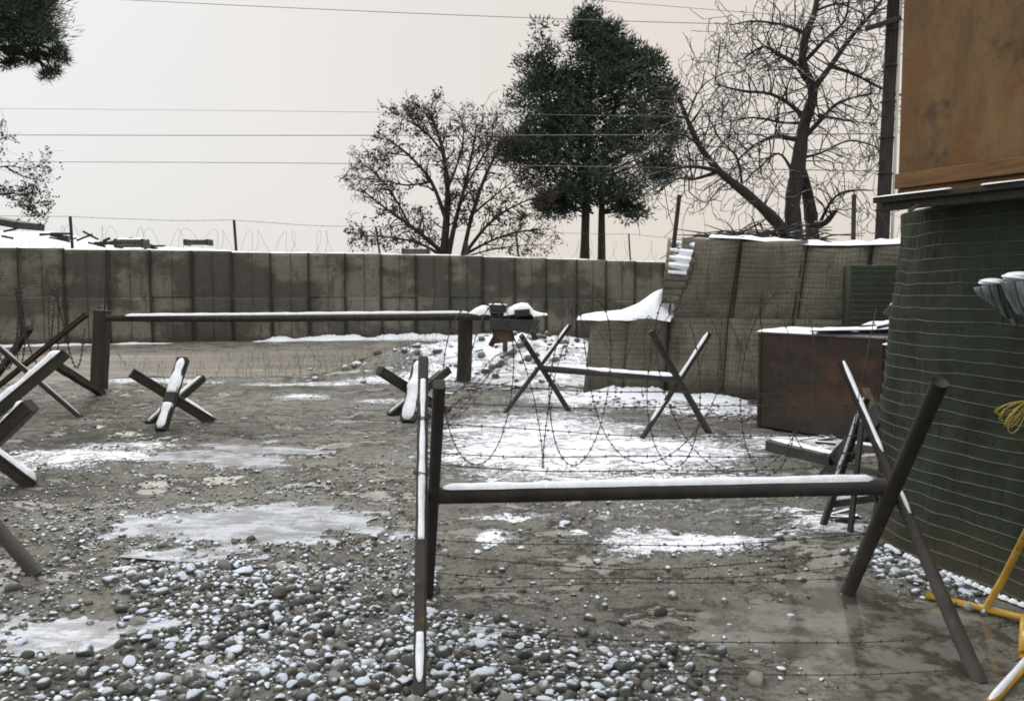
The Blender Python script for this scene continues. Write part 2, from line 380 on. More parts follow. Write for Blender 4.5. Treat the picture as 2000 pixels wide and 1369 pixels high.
m = MT('puddle_water'); v = m.geo.outputs['Position']
c = m.mix(m.mr(m.noise(2.4, 8, .75, vec=v), .43, .57), (.065, .058, .044), (.19, .185, .165)); m.col(c)
m.rough(m.mr(m.noise(2.2, 4, vec=v), .35, .7, .05, .22)); m.p.inputs['IOR'].default_value = 1.6; m.p.inputs['Specular IOR Level'].default_value = .9
m.bump(m.noise(9, 3, vec=v), .0015, .6)
WATER = m.m
m = MT('slushy_ice'); v = m.geo.outputs['Position']
c = m.mix(m.mr(m.noise(4.5, 8, .85, vec=v, stretch=(.6, 1.3, 1)), .44, .57), (.16, .17, .18), (.44, .47, .52)); m.col(c)
m.rough(m.mr(m.noise(4, 4, vec=v), .35, .7, .1, .35)); m.p.inputs['Specular IOR Level'].default_value = .8
m.bump(m.noise(14, 4, vec=v), .004, .6)
SLUSH = m.m

m = MT('stone'); oi = m.n('ShaderNodeObjectInfo'); a = m.n('ShaderNodeAttribute', attribute_name='tint')
r_ = m.math('FRACT', m.math('ADD', m.math('MULTIPLY', oi.outputs['Random'], 3.7), a.outputs['Fac']))
c = m.ramp(r_, [(.0, (.035, .040, .036)), (.3, (.075, .08, .07)), (.6, (.14, .138, .118)), (.85, (.26, .25, .22)), (1, (.07, .06, .045))])
c = m.mix(m.mr(m.noise(16, 5, .7, vec=m.geo.outputs['Position']), .35, .7, 0, .5), c, (.05, .046, .035))
c, f = m.snowcap(c, .50, .98, 1.3, 22, (.62, .69, .78), m.math('MULTIPLY', m.math('SUBTRACT', m.math('FRACT', m.math('MULTIPLY', r_, 7.3)), .66), .9)); m.col(c); m.rough(.6); m.bump(m.noise(50, 4), .003)
STONE = m.m
m = MT('soil'); c = m.mix(m.noise(6, 6, .7), (.06, .05, .035), (.12, .10, .07)); c, f = m.snowcap(c, .55, .8, .9, 3); m.col(c); m.rough(.9); m.bump(m.noise(12, 6), .03)
SOIL = m.m
m = MT('cloudy_plastic'); v = m.tc.outputs['Object']
c = m.mix(m.mr(m.noise(7, 4, stretch=(1, 1, .3)), .35, .65), (.09, .105, .11), (.26, .29, .30)); m.col(c); m.rough(.3); m.p.inputs['Alpha'].default_value = .9
m.bump(m.noise(14, 4, stretch=(1, 1, .3)), .01)
PLASTIC = m.m
DARKWOOD = simple('wet_dark_wood', (.014, .015, .014), (.035, .035, .03), 5, .6, .003, 30)
TANWOOD = simple('tan_board', (.07, .05, .03), (.16, .12, .075), 6, .8, .003, 30)
CONDUIT = simple('pale_conduit', (.45, .43, .36), (.62, .6, .52), 4, .5, 0)
SHEET = simple('grey_sheet', (.10, .11, .11), (.20, .21, .2), 8, .6, .001)

# ------------------------------------------------------------------ ground
def axis(segs):
    o = [segs[0][0]]
    for (a, b, s0, s1) in segs:
        x = a
        while x < b - 1e-6:
            t = (x - a) / (b - a); x = min(b, x + s0 * (s1 / s0) ** t); o.append(x)
    return np.array(o)
gx = axis([(-700, -60, 120, 20), (-60, -14, 10, .8), (-14, -5, .5, .07), (-5, 3.6, .035, .035), (3.6, 10, .08, .5), (10, 60, .8, 10), (60, 700, 20, 120)])
gy = axis([(-700, -20, 120, 10), (-20, 1, 6, .4), (1, 2.6, .25, .05), (2.6, 6.5, .026, .035), (6.5, 20, .04, .12), (20, 34, .13, .6), (34, 100, 1, 12), (100, 900, 20, 150)])
X, Y = np.meshgrid(gx, gy, indexing='ij')
Z = gh_np(X, Y)
SN = [  # px, py, rx, ry (metres), strength
    (1080, 860, 1.2, 2.3, .70), (1250, 880, 1.3, 1.0, .68), (950, 840, .8, 1.2, .5), (1030, 735, 1.9, 1.6, .95), (1200, 775, 1.3, 1.1, .9), (1390, 797, .9, .55, .85), (960, 690, 2.6, 1.6, 1.1),
    (1290, 1050, .40, .3, .62), (1420, 1055, .35, .22, .55), (1540, 1040, .2, .2, .45), (1000, 1010, .4, .12, .4), (960, 1045, .16, .16, .6), (1130, 1040, .12, .08, .5), (1230, 1075, .2, .14, .5), (1480, 950, 1.2, .35, .55), (1280, 935, 1.2, .25, .5), (1640, 1025, .35, .3, .6), (1560, 1000, .4, .25, .4),
    (150, 890, 1.0, .55, .58), (60, 900, .6, .5, .55), (240, 870, .7, .3, .45), (60, 730, 1.7, 1.0, .75), (190, 735, 1.6, .9, .75), (300, 745, 1.3, .5, .5),
    (600, 750, 1.4, .35, .5), (800, 745, 1.4, .5, .6), (590, 775, .5, .5, .45), (730, 785, .6, .5, .42), (560, 960, .22, .1, .5), (1600, 855, 1.0, .45, .55), (1560, 870, .9, .5, .5),
    (1740, 1110, .16, .3, .65), (1850, 1150, .12, .3, .5), (590, 663, 3.5, .9, .6), (800, 662, 3.5, .9, .75), (250, 663, 2.5, .6, .5), (690, 1260, 1.2, .7, .33), (1080, 1290, .8, .4, .25), (500, 1120, .9, .3, .36), (420, 1010, 1.0, .55, .36), (1300, 990, 1.5, .6, .26), (700, 830, 1.8, 1.2, .2), (880, 820, 1.0, 1.0, .3), (250, 1105, .09, .06, .9)]
sn = np.zeros_like(X)
for (px, py, rx, ry, s_) in SN:
    g = gp(px, py); sn = np.maximum(sn, s_ * bump2(X, Y, g.x, g.y, rx, ry) ** .7)
sn = np.maximum(sn, .55 * sstep(34, 45, Y)); sn = np.maximum(sn, .3 * sstep(5, 8, np.abs(X + .5)) * (1 - sstep(14, 30, Y)))
wet = np.zeros_like(X); dirt = np.zeros_like(X)
for (px, py, rx, ry, s_) in [(1700, 1240, .8, 1.0, 1), (480, 1010, 1.2, .7, .7), (150, 1200, 1.2, .5, .6), (470, 880, 1, .9, .6), (1450, 1150, .8, .5, .6), (1750, 1340, .9, .5, 1), (760, 900, 1.4, .7, .55), (250, 1000, .8, .4, .7), (1100, 1150, .9, .35, .5), (500, 790, 1.6, .8, .5), (850, 1040, .6, .4, .6)]:
    g = gp(px, py); wet = np.maximum(wet, s_ * bump2(X, Y, g.x, g.y, rx, ry))
for (px, py, rx, ry, s_) in [(100, 860, 1.6, 1.0, .75), (280, 850, 1.8, 1.2, .7), (450, 850, .8, .5, .8), (60, 960, 1.0, .6, .5), (1600, 900, .8, .8, .5), (150, 800, 3, 1.3, .6), (560, 760, 2.0, .5, .5), (1400, 790, 1.6, .5, .4), (600, 1230, 1.1, .7, .75), (1000, 1330, .8, .4, .7), (120, 1330, .7, .3, .7), (1350, 830, 1.0, .6, .5)]:  # darker ground patches: muddy areas, and the gaps between the cobbles
    g = gp(px, py); dirt = np.maximum(dirt, s_ * bump2(X, Y, g.x, g.y, rx, ry))
RM = road_mask(X, Y); Z = Z - .035 * RM
Z = Z + .02 * np.clip(sn - .35, 0, 1) + .035 * np.clip(sn - .6, 0, 1) * (fbm(X * 5, Y * 5, 77) - .3)
nx_, ny_ = X.shape
V = np.stack([X, Y, Z], -1).reshape(-1, 3)
i = np.arange(nx_ - 1)[:, None] * ny_ + np.arange(ny_ - 1)[None, :]
Q = np.stack([i, i + ny_, i + ny_ + 1, i + 1], -1).reshape(-1, 4)
me = bpy.data.meshes.new('ground'); me.vertices.add(len(V)); me.vertices.foreach_set('co', V.ravel()); me.loops.add(Q.size); me.loops.foreach_set('vertex_index', Q.ravel())
me.polygons.add(len(Q)); me.polygons.foreach_set('loop_start', np.arange(len(Q)) * 4); me.polygons.foreach_set('loop_total', np.full(len(Q), 4)); me.update(calc_edges=True); me.validate()
me.polygons.foreach_set('use_smooth', [True] * len(me.polygons)); me.materials.append(GROUND)
for nm, arr in (('snow', sn), ('wet', wet), ('dirt', dirt)):
    a_ = me.attributes.new(nm, 'FLOAT', 'POINT'); a_.data.foreach_set('value', arr.ravel().astype(np.float32))
ground = bpy.data.objects.new('ground', me); C.objects.link(ground); setp(ground, 'wet muddy gravel yard with thin patches of snow', kind='structure')

# dirt track running along the far wall
xs = np.linspace(-40, .1, 200); mb = MB(); vs = []
for a in xs:
    yb = .366 * (a + 4) * .9
    e0 = ROAD_Y0 + .15 + .5 * float(fbm(np.array(a * .9), np.array(.2), 41)); e1 = ROAD_Y1 - 1.2 + .5 * float(fbm(np.array(a * .9), np.array(.7), 43))
    for k in range(41):
        yy = yb + e0 + (e1 - e0) * k / 40; tt = k / 40
        rut = -.02 * (math.exp(-((tt - .3) / .05) ** 2) + math.exp(-((tt - .55) / .05) ** 2)) * 1.0
        rm = float(road_mask(a, yy)); vs.append((a, yy, gh(a, yy) + (-.028 + .035 * min(1, rm * 1.6) if rm < .62 else .007) + rut * 0.5 * rm))
mb.add(vs, [(p * 41 + k, (p + 1) * 41 + k, (p + 1) * 41 + k + 1, p * 41 + k + 1) for p in range(len(xs) - 1) for k in range(40)])
road = mb.build('dirt_road', TRACK, smooth=True); setp(road, 'brown rutted dirt track along the foot of the far wall', kind='structure')

# puddles: flat sheets of water that show where the ground dips under them
def puddle(px, py, rx, ry, lift, mat, label):
    g = gp(px, py); z = gh(g.x, g.y) + lift; mb = MB(); vs = [(g.x, g.y, z)]; n = 48
    for k in range(n):
        t = 2 * math.pi * k / n; q = 1 + .25 * (float(fbm(np.array(math.cos(t) * 2 + px), np.array(math.sin(t) * 2 + py), 51)) - .5)
        vs.append((g.x + rx * q * math.cos(t), g.y + ry * q * math.sin(t), z))
    mb.add(vs, [(0, k + 1, (k + 1) % n + 1) for k in range(n)]); o = mb.build('puddle', mat, origin=(g.x, g.y, z)); setp(o, label, kind='structure')
puddle(480, 1020, 1.35, .8, .030, SLUSH, 'icy puddle between the cobbles')
puddle(1690, 1260, .8, 1.1, .052, WATER, 'muddy puddle around the feet of the near knife rest')
puddle(470, 885, .95, .9, .024, SLUSH, 'slushy puddle behind the cobbles')
puddle(90, 1230, .8, .34, .026, SLUSH, 'icy puddle at the near left corner')
puddle(940, 1225, .26, .12, .022, SLUSH, 'small icy puddle beside the near knife rest')

# ------------------------------------------------------------------ stones
def ico(sub):
    t = (1 + 5 ** .5) / 2
    v = [(-1, t, 0), (1, t, 0), (-1, -t, 0), (1, -t, 0), (0, -1, t), (0, 1, t), (0, -1, -t), (0, 1, -t), (t, 0, -1), (t, 0, 1), (-t, 0, -1), (-t, 0, 1)]
    f = [(0, 11, 5), (0, 5, 1), (0, 1, 7), (0, 7, 10), (0, 10, 11), (1, 5, 9), (5, 11, 4), (11, 10, 2), (10, 7, 6), (7, 1, 8), (3, 9, 4), (3, 4, 2), (3, 2, 6), (3, 6, 8), (3, 8, 9), (4, 9, 5), (2, 4, 11), (6, 2, 10), (8, 6, 7), (9, 8, 1)]
    v = [Vector(q).normalized() for q in v]
    for _ in range(sub):
        c = {}; nf = []
        def mid(a, b):
            k = (min(a, b), max(a, b))
            if k not in c: v.append(((v[a] + v[b]) / 2).normalized()); c[k] = len(v) - 1
            return c[k]
        for (a, b, d) in f:
            x, y, z = mid(a, b), mid(b, d), mid(d, a); nf += [(a, x, z), (b, y, x), (d, z, y), (x, y, z)]
        f = nf
    return v, f
def rock_verts(sub, rr):
    v, f = ico(sub); pl = [Vector((rr.gauss(0, 1), rr.gauss(0, 1), rr.gauss(0, 1))).normalized() for _ in range(7)]; dd = [rr.uniform(.5, .92) for _ in pl]
    o = []
    for q in v:
        s_ = 1.0
        for p_, d_ in zip(pl, dd):
            k = q.dot(p_)
            if k * s_ > d_: s_ = s_ * .12 + .88 * d_ / k
        o.append(q * s_ * (1 + rr.uniform(-.04, .04)))
    return o, f
rr = random.Random(5)
ROCKM = []
for k in range(14):
    v, f = rock_verts(2, rr); mb = MB(); mb.add(v, f, a=.001 + k * .07)
    o = mb.build('stone', STONE, smooth=True); ROCKM.append(o.data); bpy.data.objects.remove(o)
ROCKL = [rock_verts(1, rr) for _ in range(12)]
def stone_density(px, py):
    d = 0.0
    if px < 850:
        top = 1090 + .25 * max(0, 330 - px) + .02 * px
        if py > top: d = min(1, (py - top) / 60 + .25) * (1 if px > 230 else .45)
        elif py > 985: d = .045
        else: d = .006 if py > 900 else .002
    else:
        top = 1190 + (px - 850) * .12
        if px < 1520 and py > top: d = min(1, (py - top) / 130 + .15) * max(0, 1 - max(0, (px - 960)) / 520) * .7
        elif py > 1000 and px < 1600: d = .014
        else: d = .004
    if 190 < px < 560 and 1165 < py < 1240: d *= .5
    if px < 230 and 1190 < py < 1300: d *= .35
    return max(0, min(1, d))
stones = []
tries = 0
grid = {}
rr = random.Random(21)
for rad_lo, rad_hi, ntry in ((.022, .036, 11000), (.013, .022, 60000), (.006, .013, 80000)):
    for _ in range(ntry):
        y = 2.7 + (9 - 2.7) * rr.random() ** 1.9; x = rr.uniform(-.75, .42) * y
        if y > 6.5 and rr.random() > .35: continue
        px, py = proj(x, y, 0)
        d = stone_density(px, min(py, 1500))
        if d > .02: d *= max(.05, min(1.4, 5.5 * (float(fbm(np.array(x * 2.6), np.array(y * 2.6), 61, 3)) - .30)))
        if rr.random() > d: continue
        r = rr.uniform(rad_lo, rad_hi) * (1.0 if rr.random() < .8 else 1.35)
        key = (int(x / .08), int(y / .08)); ok = True
        for a in (-1, 0, 1):
            for b in (-1, 0, 1):
                for (x2, y2, r2) in grid.get((key[0] + a, key[1] + b), ()):
                    if (x - x2) ** 2 + (y - y2) ** 2 < ((r + r2) * .82) ** 2: ok = False
        if not ok: continue
        grid.setdefault(key, []).append((x, y, r)); stones.append((x, y, r, px, py))
# rubble along the green bastion, clods on the snow heap, loose stones in the yard
for _ in range(260):
    t = rr.random(); c0 = gp(1700, 1085); c1 = gp(1900, 1175); p = c0.lerp(c1, t ** 1.4); x = p.x + rr.gauss(-.05, .07); y = p.y + rr.gauss(-.02, .06)
    stones.append((x, y, rr.uniform(.01, .036), *proj(x, y, 0)))
for _ in range(110):
    x = rr.gauss(.2, 1.5); y = 17.1 + rr.gauss(-.35, .8); stones.append((x, y, rr.uniform(.03, .10), *proj(x, y, .2)))
for _ in range(300):
    px = rr.uniform(1150, 1480); g = gp(px, 770 + (px - 1150) * .1 + rr.gauss(6, 9)); stones.append((g.x, g.y, rr.uniform(.012, .035), *proj(g.x, g.y, 0)))
for _ in range(2600):
    px = rr.uniform(0, 820); g = gp(px, rr.uniform(900, 1160)); stones.append((g.x, g.y, rr.uniform(.005, .014) * (1 if rr.random() < .9 else 1.7), *proj(g.x, g.y, 0)))
for _ in range(420):
    px = rr.uniform(0, 900); g = gp(px, rr.uniform(750, 960)); stones.append((g.x, g.y, rr.uniform(.008, .022), *proj(g.x, g.y, 0)))
for (px, py, r) in [(490, 1048, .04), (765, 1083, .035), (868, 1085, .035), (932, 1082, .028), (1405, 1272, .05), (1478, 1330, .05), (1425, 1212, .025), (1465, 1195, .04), (718, 1300, .05), (640, 1020, .02), (370, 1050, .03), (1000, 735, .07), (1135, 1228, .04)]:
    g = gp(px, py); stones.append((g.x, g.y, r, px, py))
vis = [s_ for s_ in stones if -20 < s_[3] < 2020 and s_[4] < 1385]
vis.sort(key=lambda s_: -s_[2] / s_[1]); top = set(id(s_) for s_ in vis[:300])
heaps = MB(); hz = gh_np([s_[0] for s_ in stones], [s_[1] for s_ in stones])
for s_, z in zip(stones, hz):
    x, y, r = s_[:3]; q = Quaternion((0, 0, 1), rr.uniform(0, 6.28)) @ Quaternion((1, 0, 0), rr.uniform(-.5, .5)); sc = (r * rr.uniform(.95, 1.35), r * rr.uniform(.8, 1.05), r * rr.uniform(.6, 1.0))
    if id(s_) in top:
        o = bpy.data.objects.new('stone', rr.choice(ROCKM)); C.objects.link(o); o.parent = ground; o.location = (x, y, z + sc[2] * .3); o.rotation_mode = 'QUATERNION'; o.rotation_quaternion = q; o.scale = sc
    else:
        v, f = rr.choice(ROCKL); M = Matrix.LocRotScale(Vector((x, y, z + sc[2] * .3)), q, Vector(sc)); heaps.add([M @ p for p in v], f, a=rr.uniform(.01, 1))
o = heaps.build('gravel', STONE, ground, smooth=True); setp(o, kind='stuff')
print('stones', len(stones))

# ------------------------------------------------------------------ gabion walls
def gabion_cell(w_, h_, dep, bulge, nx, nz, seed, crease=.5, ripple=.004, lean=0.0, slump=0.0):
    """one wire-and-cloth cell: bulging front, flat sides; x along wall, -y outwards"""
    r = random.Random(seed); mb = MB(); vs = []; ph = r.random() * 10
    us = np.linspace(0, 1, nx + 1); zs = np.linspace(0, 1, nz + 1)
    U, W = np.meshgrid(us, zs, indexing='ij')
    nzv = fbm(U * 3 + ph, W * 3 + ph, 71 + seed % 7)
    prof = (np.abs(np.sin(math.pi * U)) ** .55) * (1 - .32 * crease * np.exp(-((U - .5) / .05) ** 2))
    vert = (1 - .45 * np.abs(2 * W - 1) ** 3)
    yb = -bulge * prof * vert * (.65 + .7 * nzv) + ripple * np.sin(2 * math.pi * W * h_ / .0762) * prof
    xb = U * w_ + lean * W * h_ + .015 * (nzv - .5)
    zt = W * h_ - slump * W * np.sin(math.pi * U) * .5
    for a in range(nx + 1):
        for b in range(nz + 1): vs.append((xb[a, b], yb[a, b], zt[a, b]))
    fs = [(a * (nz + 1) + b, (a + 1) * (nz + 1) + b, (a + 1) * (nz + 1) + b + 1, a * (nz + 1) + b + 1) for a in range(nx) for b in range(nz)]
    mb.add(vs, fs)
    # sides, top and back
    nb = len(mb.v); back = [(0, dep, 0), (w_, dep, 0), (w_ + lean * h_, dep, h_), (lean * h_, dep, h_)]; mb.v += back; mb.att += [0] * 4
    mb.f.append((nb + 1, nb, nb + 3, nb + 2)); mb.m.append(0)
    left = [b for b in range(nz + 1)]; right = [nx * (nz + 1) + b for b in range(nz + 1)]
    mb.f.append(tuple([nb + 3, nb] + left)); mb.f.append(tuple([nb + 1, nb + 2] + right[::-1])); mb.m += [0, 0]
    topv = [a * (nz + 1) + nz for a in range(nx + 1)]; mb.f.append(tuple(topv + [nb + 2, nb + 3])); mb.m.append(0)
    return mb, (xb, yb, zt)
def place(mb, org, dx, dz=None):
    """turn a cell built along x into the wall's direction"""
    ang = math.atan2(dx.y, dx.x); M = Matrix.Translation(org) @ Matrix.Rotation(ang, 4, 'Z')
    mb.v = [tuple(M @ Vector(q)) for q in mb.v]; return M

# far wall
FW = thing('gabion_wall', 'long two-tier wall of dirty grey earth-filled mesh cells behind the dirt track', 'wall', (-5, 28.5, 0))
d = Vector((1, .366, 0)).normalized(); p = Vector((-21.5, 26.4 + .366 * (-21.5 + 10.7), 0)); CW = 1.15
topz = lambda x: 1.7 + float(np.interp(x, [-30, -12, -3.4, 4.6, 9], [1.07, 1.05, 1.0, .85, .8]))
meshes = {}
k = 0; fwtop = []
while p.x < 9:
    tz = topz(p.x) + random.uniform(-.025, .02); hh = 1.37
    for tier in (0, 1):
        var = (tier, random.randrange(5))
        if var not in meshes:
            mb, _ = gabion_cell(CW + .004, hh + (.0 if tier else -.004), 1.0, .11 if tier == 0 else .075, 12, 14, 100 + var[1] + 10 * tier, crease=1.1, ripple=.0)
            o = mb.build('cell', CLOTH, smooth=True); meshes[var] = o.data
        else: o = bpy.data.objects.new('cell', meshes[var]); C.objects.link(o)
        jy = random.uniform(-.02, .02); nrm = Vector((d.y, -d.x, 0))
        pos = p + nrm * ((0 if tier == 0 else .015) + jy) + Vector((0, 0, tz - 2.74 + tier * 1.37)); o.parent = FW; o.location = pos - FW.location
        o.rotation_euler = (random.uniform(-.012, .012), random.uniform(-.008, .008), math.atan2(d.y, d.x) + random.uniform(-.006, .006))
    fwtop.append(p + Vector((0, 0, tz))); p = p + d * CW; k += 1
fwtop.append(p + Vector((0, 0, topz(p.x))))
# folded edge posts at the joints and the snow / earth along the top
mb = MB()
for q in fwtop:
    z0 = q.z - 2.76; x_ = random.uniform(-.02, .02)
    mb.tube([(q.x, q.y - .05, z0), (q.x + x_, q.y - .08, z0 + 1.36), (q.x + x_, q.y - .11, z0 + 1.39), (q.x, q.y - .09, q.z + .01)], .024, 5)
    q = q + d * CW * .5; nq = Vector((d.y, -d.x, 0)); mb.tube([q + nq * .09 + Vector((0, 0, -2.7)), q + nq * .09 + Vector((0, 0, -1.4)), q + nq * .13 + Vector((0, 0, -1.33)), q + nq * .12], .008, 4)
o = mb.build('joint_coils', WOODPOST, FW); o['kind'] = 'stuff'
def ridge(pts, wd, hts, dirn, name, mat, parent, seed, n_per=12, K=8, off=0.0):
    mb = MB(); vs = []; m_ = 0; nrm = Vector((-dirn.y, dirn.x, 0))
    for a in range(len(pts) - 1):
        for k in range(n_per):
            q = pts[a].lerp(pts[a + 1], k / n_per); t = m_ * .13
            hh = hts * (.35 + 1.3 * float(fbm(np.array(t * 1.7 + seed), np.array(seed * .31), 83, 3))); m_ += 1
            for j in range(K + 1):
                s_ = j / K; vs.append(q + nrm * (off + wd * (s_ - .0)) + Vector((0, 0, hh * math.sin(math.pi * s_) ** .7 + .003)))
    mb.add(vs, [(a * (K + 1) + j, (a + 1) * (K + 1) + j, (a + 1) * (K + 1) + j + 1, a * (K + 1) + j + 1) for a in range(m_ - 1) for j in range(K)])
    return mb.build(name, mat, parent, smooth=True)
ridge(fwtop, 1.0, .045, d, 'snow_cap', SNOW, FW, 3, off=-.02)

def bank(name, label, line, hts, wd, seed, Kn=8):
    mb = MB(); vs = []; pts = []
    for a, b in zip(line[:-1], line[1:]):
        n_ = max(2, int((b - a).length / .10)); pts += [a.lerp(b, k / n_) for k in range(n_)]
    dd = (line[-1] - line[0]).normalized(); nq = Vector((dd.y, -dd.x, 0)); m_ = len(pts)
    for i_, q in enumerate(pts):
        f_ = float(fbm(np.array(i_ * .11 + seed), np.array(.5), 87, 4)); hh = hts * max(.02, (f_ - .25) * 2.2) * min(1, i_ / 6, (m_ - 1 - i_) / 6); w_ = wd * (.5 + f_)
        for j in range(Kn + 1):
            t = j / Kn; p_ = q + nq * (w_ * (1 - t)); vs.append((p_.x, p_.y, gh(p_.x, p_.y) - .02 + (hh + .02) * math.sin(math.pi * min(1, .02 + t * .8)) * (1 + .3 * math.sin(i_ * 1.7 + j * 2.1))))
    mb.add(vs, [(a * (Kn + 1) + j, (a + 1) * (Kn + 1) + j, (a + 1) * (Kn + 1) + j + 1, a * (Kn + 1) + j + 1) for a in range(m_ - 1) for j in range(Kn)])
    o = mb.build(name, SNOW, origin=line[0], smooth=True); setp(o, label, kind='structure')
fwl = lambda X_: Vector((X_, 26.4 + .366 * (X_ + 10.7) - .22, 0))
bank('snow_bank', 'ragged line of old snow along the foot of the far wall', [fwl(-8.0), fwl(-5), fwl(-1), fwl(2.5)], .17, .55, 3)
bank('snow_bank', 'thin line of snow at the foot of the far wall on the left', [fwl(-18), fwl(-14), fwl(-10)], .07, .5, 9)
# near wall, two tiers, slumped at its left end
NW = thing('gabion_wall', 'nearer slumped mesh wall with a torn snowy end and a low broken cell on its left', 'wall', (3, 13.4, 0))
a0 = Vector((1.20, 14.35, 0)); a1 = Vector((6.6, 12.2, 0)); dn = (a1 - a0).normalized(); nn = Vector((dn.y, -dn.x, 0)); CN = .92
def ncell(s0, w_, z0, h_, bulge, lean, prot, seed, name='cell', dep=1.0, slump=0.0):
    org = a0 + dn * s0 + nn * prot + Vector((0, 0, z0)); mb, (xb, yb, zt) = gabion_cell(w_ + .012, h_, dep, bulge, 16, 48, seed, crease=.5, ripple=.0035, lean=lean, slump=slump)
    M = place(mb, org, dn); o = mb.build(name, CLOTHN, NW, smooth=True)
    wm = MB(); nz = yb.shape[1] - 1
    nW = int(h_ / .0762)
    for k in range(nW + 1):
        b = min(nz, int(round(k / nW * nz))); wm.tube([M @ Vector((xb[a, b], yb[a, b] - .006, zt[a, b])) for a in range(0, 17, 1)], .0020, 3, cap=False)
    for a in range(0, 17, 1): wm.tube([M @ Vector((xb[a, b], yb[a, b] - .006, zt[a, b])) for b in range(0, nz + 1, 4)], .0015, 3, cap=False)
    wm.build('wire_mesh', STEEL2, o)
    return o
zb = -.06
ncell(0.0, .66, zb, 1.22, .17, .10, .14, 201); ncell(.67, .61, zb, 1.25, .15, .04, .17, 231)
for k in range(5): ncell(1.28 + k * CN, CN, zb, 1.27, .17, .06, .02 + .05 * (k % 2), 202 + k)
tops = [1.24, 1.17, 1.09, 1.06, 1.09, 1.08]
for k in range(5): ncell(1.36 + .05 + k * CN, CN, 1.20, tops[k], .15, .10, -.04 + .05 * (k % 2), 215 + k, slump=.10)
# upright corner coils
mb = MB()
for k in range(0, 6):
    q = a0 + dn * (1.30 + k * CN) + nn * .05; mb.tube([q + Vector((0, 0, zb)), q + dn * .05 + Vector((0, 0, 1.2)), q + dn * .19 + nn * -.02 + Vector((0, 0, 2.28))], .016, 5)
o = mb.build('joint_coils', WOODPOST, NW); o['kind'] = 'stuff'
# snow along the top of the upper tier
tp = [a0 + dn * (1.95 + k * .5) - nn * 0 + Vector((0, 0, float(np.interp(1.95 + k * .5, [1.4, 2.3, 3.2, 4.1, 5, 6], [2.44, 2.42, 2.29, 2.27, 2.30, 2.28])))) for k in range(8)]
ridge(tp, 1.0, .08, dn, 'snow_cap', SNOW, NW, 9, off=-.06)
bank('snow_bank', 'snow drift along the foot of the nearer slumped wall', [a0 + dn * .0 + nn * .20, a0 + dn * 1.2 + nn * .25, a0 + dn * 2.75 + nn * .3], .16, .6, 5)
# the torn upper end: a ribbed sheet of mesh cloth folded over, with snow in its ribs
mb = MB(); sm = MB(); nI, nJ = 14, 44; vs = []
for i_ in range(nI + 1):
    for j in range(nJ + 1):
        u = i_ / nI; t = j / nJ
        px = 1305 - 14 * t + (62 - 30 * t ** 1.2) * u; py = 468 + 122 * t + 6 * u * (1 - t)
        q = at(px, py, 13.75 - .35 * math.sin(math.pi * min(1, t * 1.2)) * (1 - u * .6) + .5 * (1 - t) * (1 - u)); q.z += .022 * math.sin(t * 2 * math.pi * 8); q.y += .03 * math.sin(t * 2 * math.pi * 8 + 1); vs.append(q)
fs = [(a * (nJ + 1) + b, (a + 1) * (nJ + 1) + b, (a + 1) * (nJ + 1) + b + 1, a * (nJ + 1) + b + 1) for a in range(nI) for b in range(nJ)]
mb.add(vs, fs); tsh = mb.build('torn_flap', CLOTHN, NW, smooth=True); tm = tsh.modifiers.new('s', 'SOLIDIFY'); tm.thickness = .02
vs2 = []
for i_ in range(nI + 1):
    for j in range(nJ + 1):
        u = i_ / nI; t = j / nJ * .55; px = 1311 - 12 * t + (46 - 22 * t ** 1.2) * u; py = 468 + 122 * t + 6 * u * (1 - t)
        q = at(px, py, 13.66 - .35 * math.sin(math.pi * min(1, t * 1.2)) * (1 - u * .6) + .5 * (1 - t) * (1 - u)); s_ = math.sin(t * 2 * math.pi * 8)
        q.y += .05 - .05 * min(1.6, max(0, s_ * 1.2 + .2 + 1.2 * u - .2 + .5 * (float(fbm(np.array(u * 4), np.array(t * 9), 91)) - .5))) ; q.z += .01 * s_; vs2.append(q)
sm.add(vs2, fs); sm.build('flap_snow', SNOW, tsh, smooth=True)
# heap of snow on the low broken cell
mb = MB(); vs = []; nI, nJ = 40, 14
for i_ in range(nI + 1):
    for j in range(nJ + 1):
        u = i_ / nI; t = j / nJ; s0 = -.08 + u * 1.5
        q = a0 + dn * s0 + nn * (.25 - t * 1.15)
        prof = float(np.interp(u, [0, .1, .4, .6, .76, .84, .92, 1], [.05, .07, .12, .25, .42, .46, .24, .02]))
        z = 1.19 + prof * math.sin(math.pi * min(1, .02 + t * .98)) ** .8 * (1 if t < .5 else 1) + .03 * (float(fbm(np.array(u * 9), np.array(t * 6), 93)) - .5) - (.05 if t == 0 else 0); vs.append((q.x, q.y, z))
mb.add(vs, [(a * (nJ + 1) + b, (a + 1) * (nJ + 1) + b, (a + 1) * (nJ + 1) + b + 1, a * (nJ + 1) + b + 1) for a in range(nI) for b in range(nJ)])
mb.build('snow_heap', SNOW, NW, smooth=True)

# ------------------------------------------------------------------ dark mesh cell beside the bastion
q0 = at(1662, 600, 11.9); o_ = thing('gabion_cell', 'dark green mesh cell standing behind the rusty steel bin', 'gabion', (q0.x, q0.y, 0))
mb, (xb, yb, zt) = gabion_cell(1.3, 2.0, 1.0, .06, 10, 52, 300, ripple=.006); M = place(mb, Vector((q0.x, q0.y, -.03)), Vector((1, -.25, 0)))
mb.build('cloth', GREEN, o_, smooth=True)
wm = MB()
for k in range(27):
    b = k * 2; wm.tube([M @ Vector((xb[a, b], yb[a, b] - .008, zt[a, b])) for a in range(0, 11)], .002, 3, cap=False)
wm.build('wire_mesh', SHEET, o_)
sm = MB(); sm.snow(M @ Vector((0.02, .05, 1.985)), M @ Vector((1.2, .05, 1.985)), .12, .02, 0, gaps=.45); sm.build('snow_cap', SNOW, o_, smooth=True)

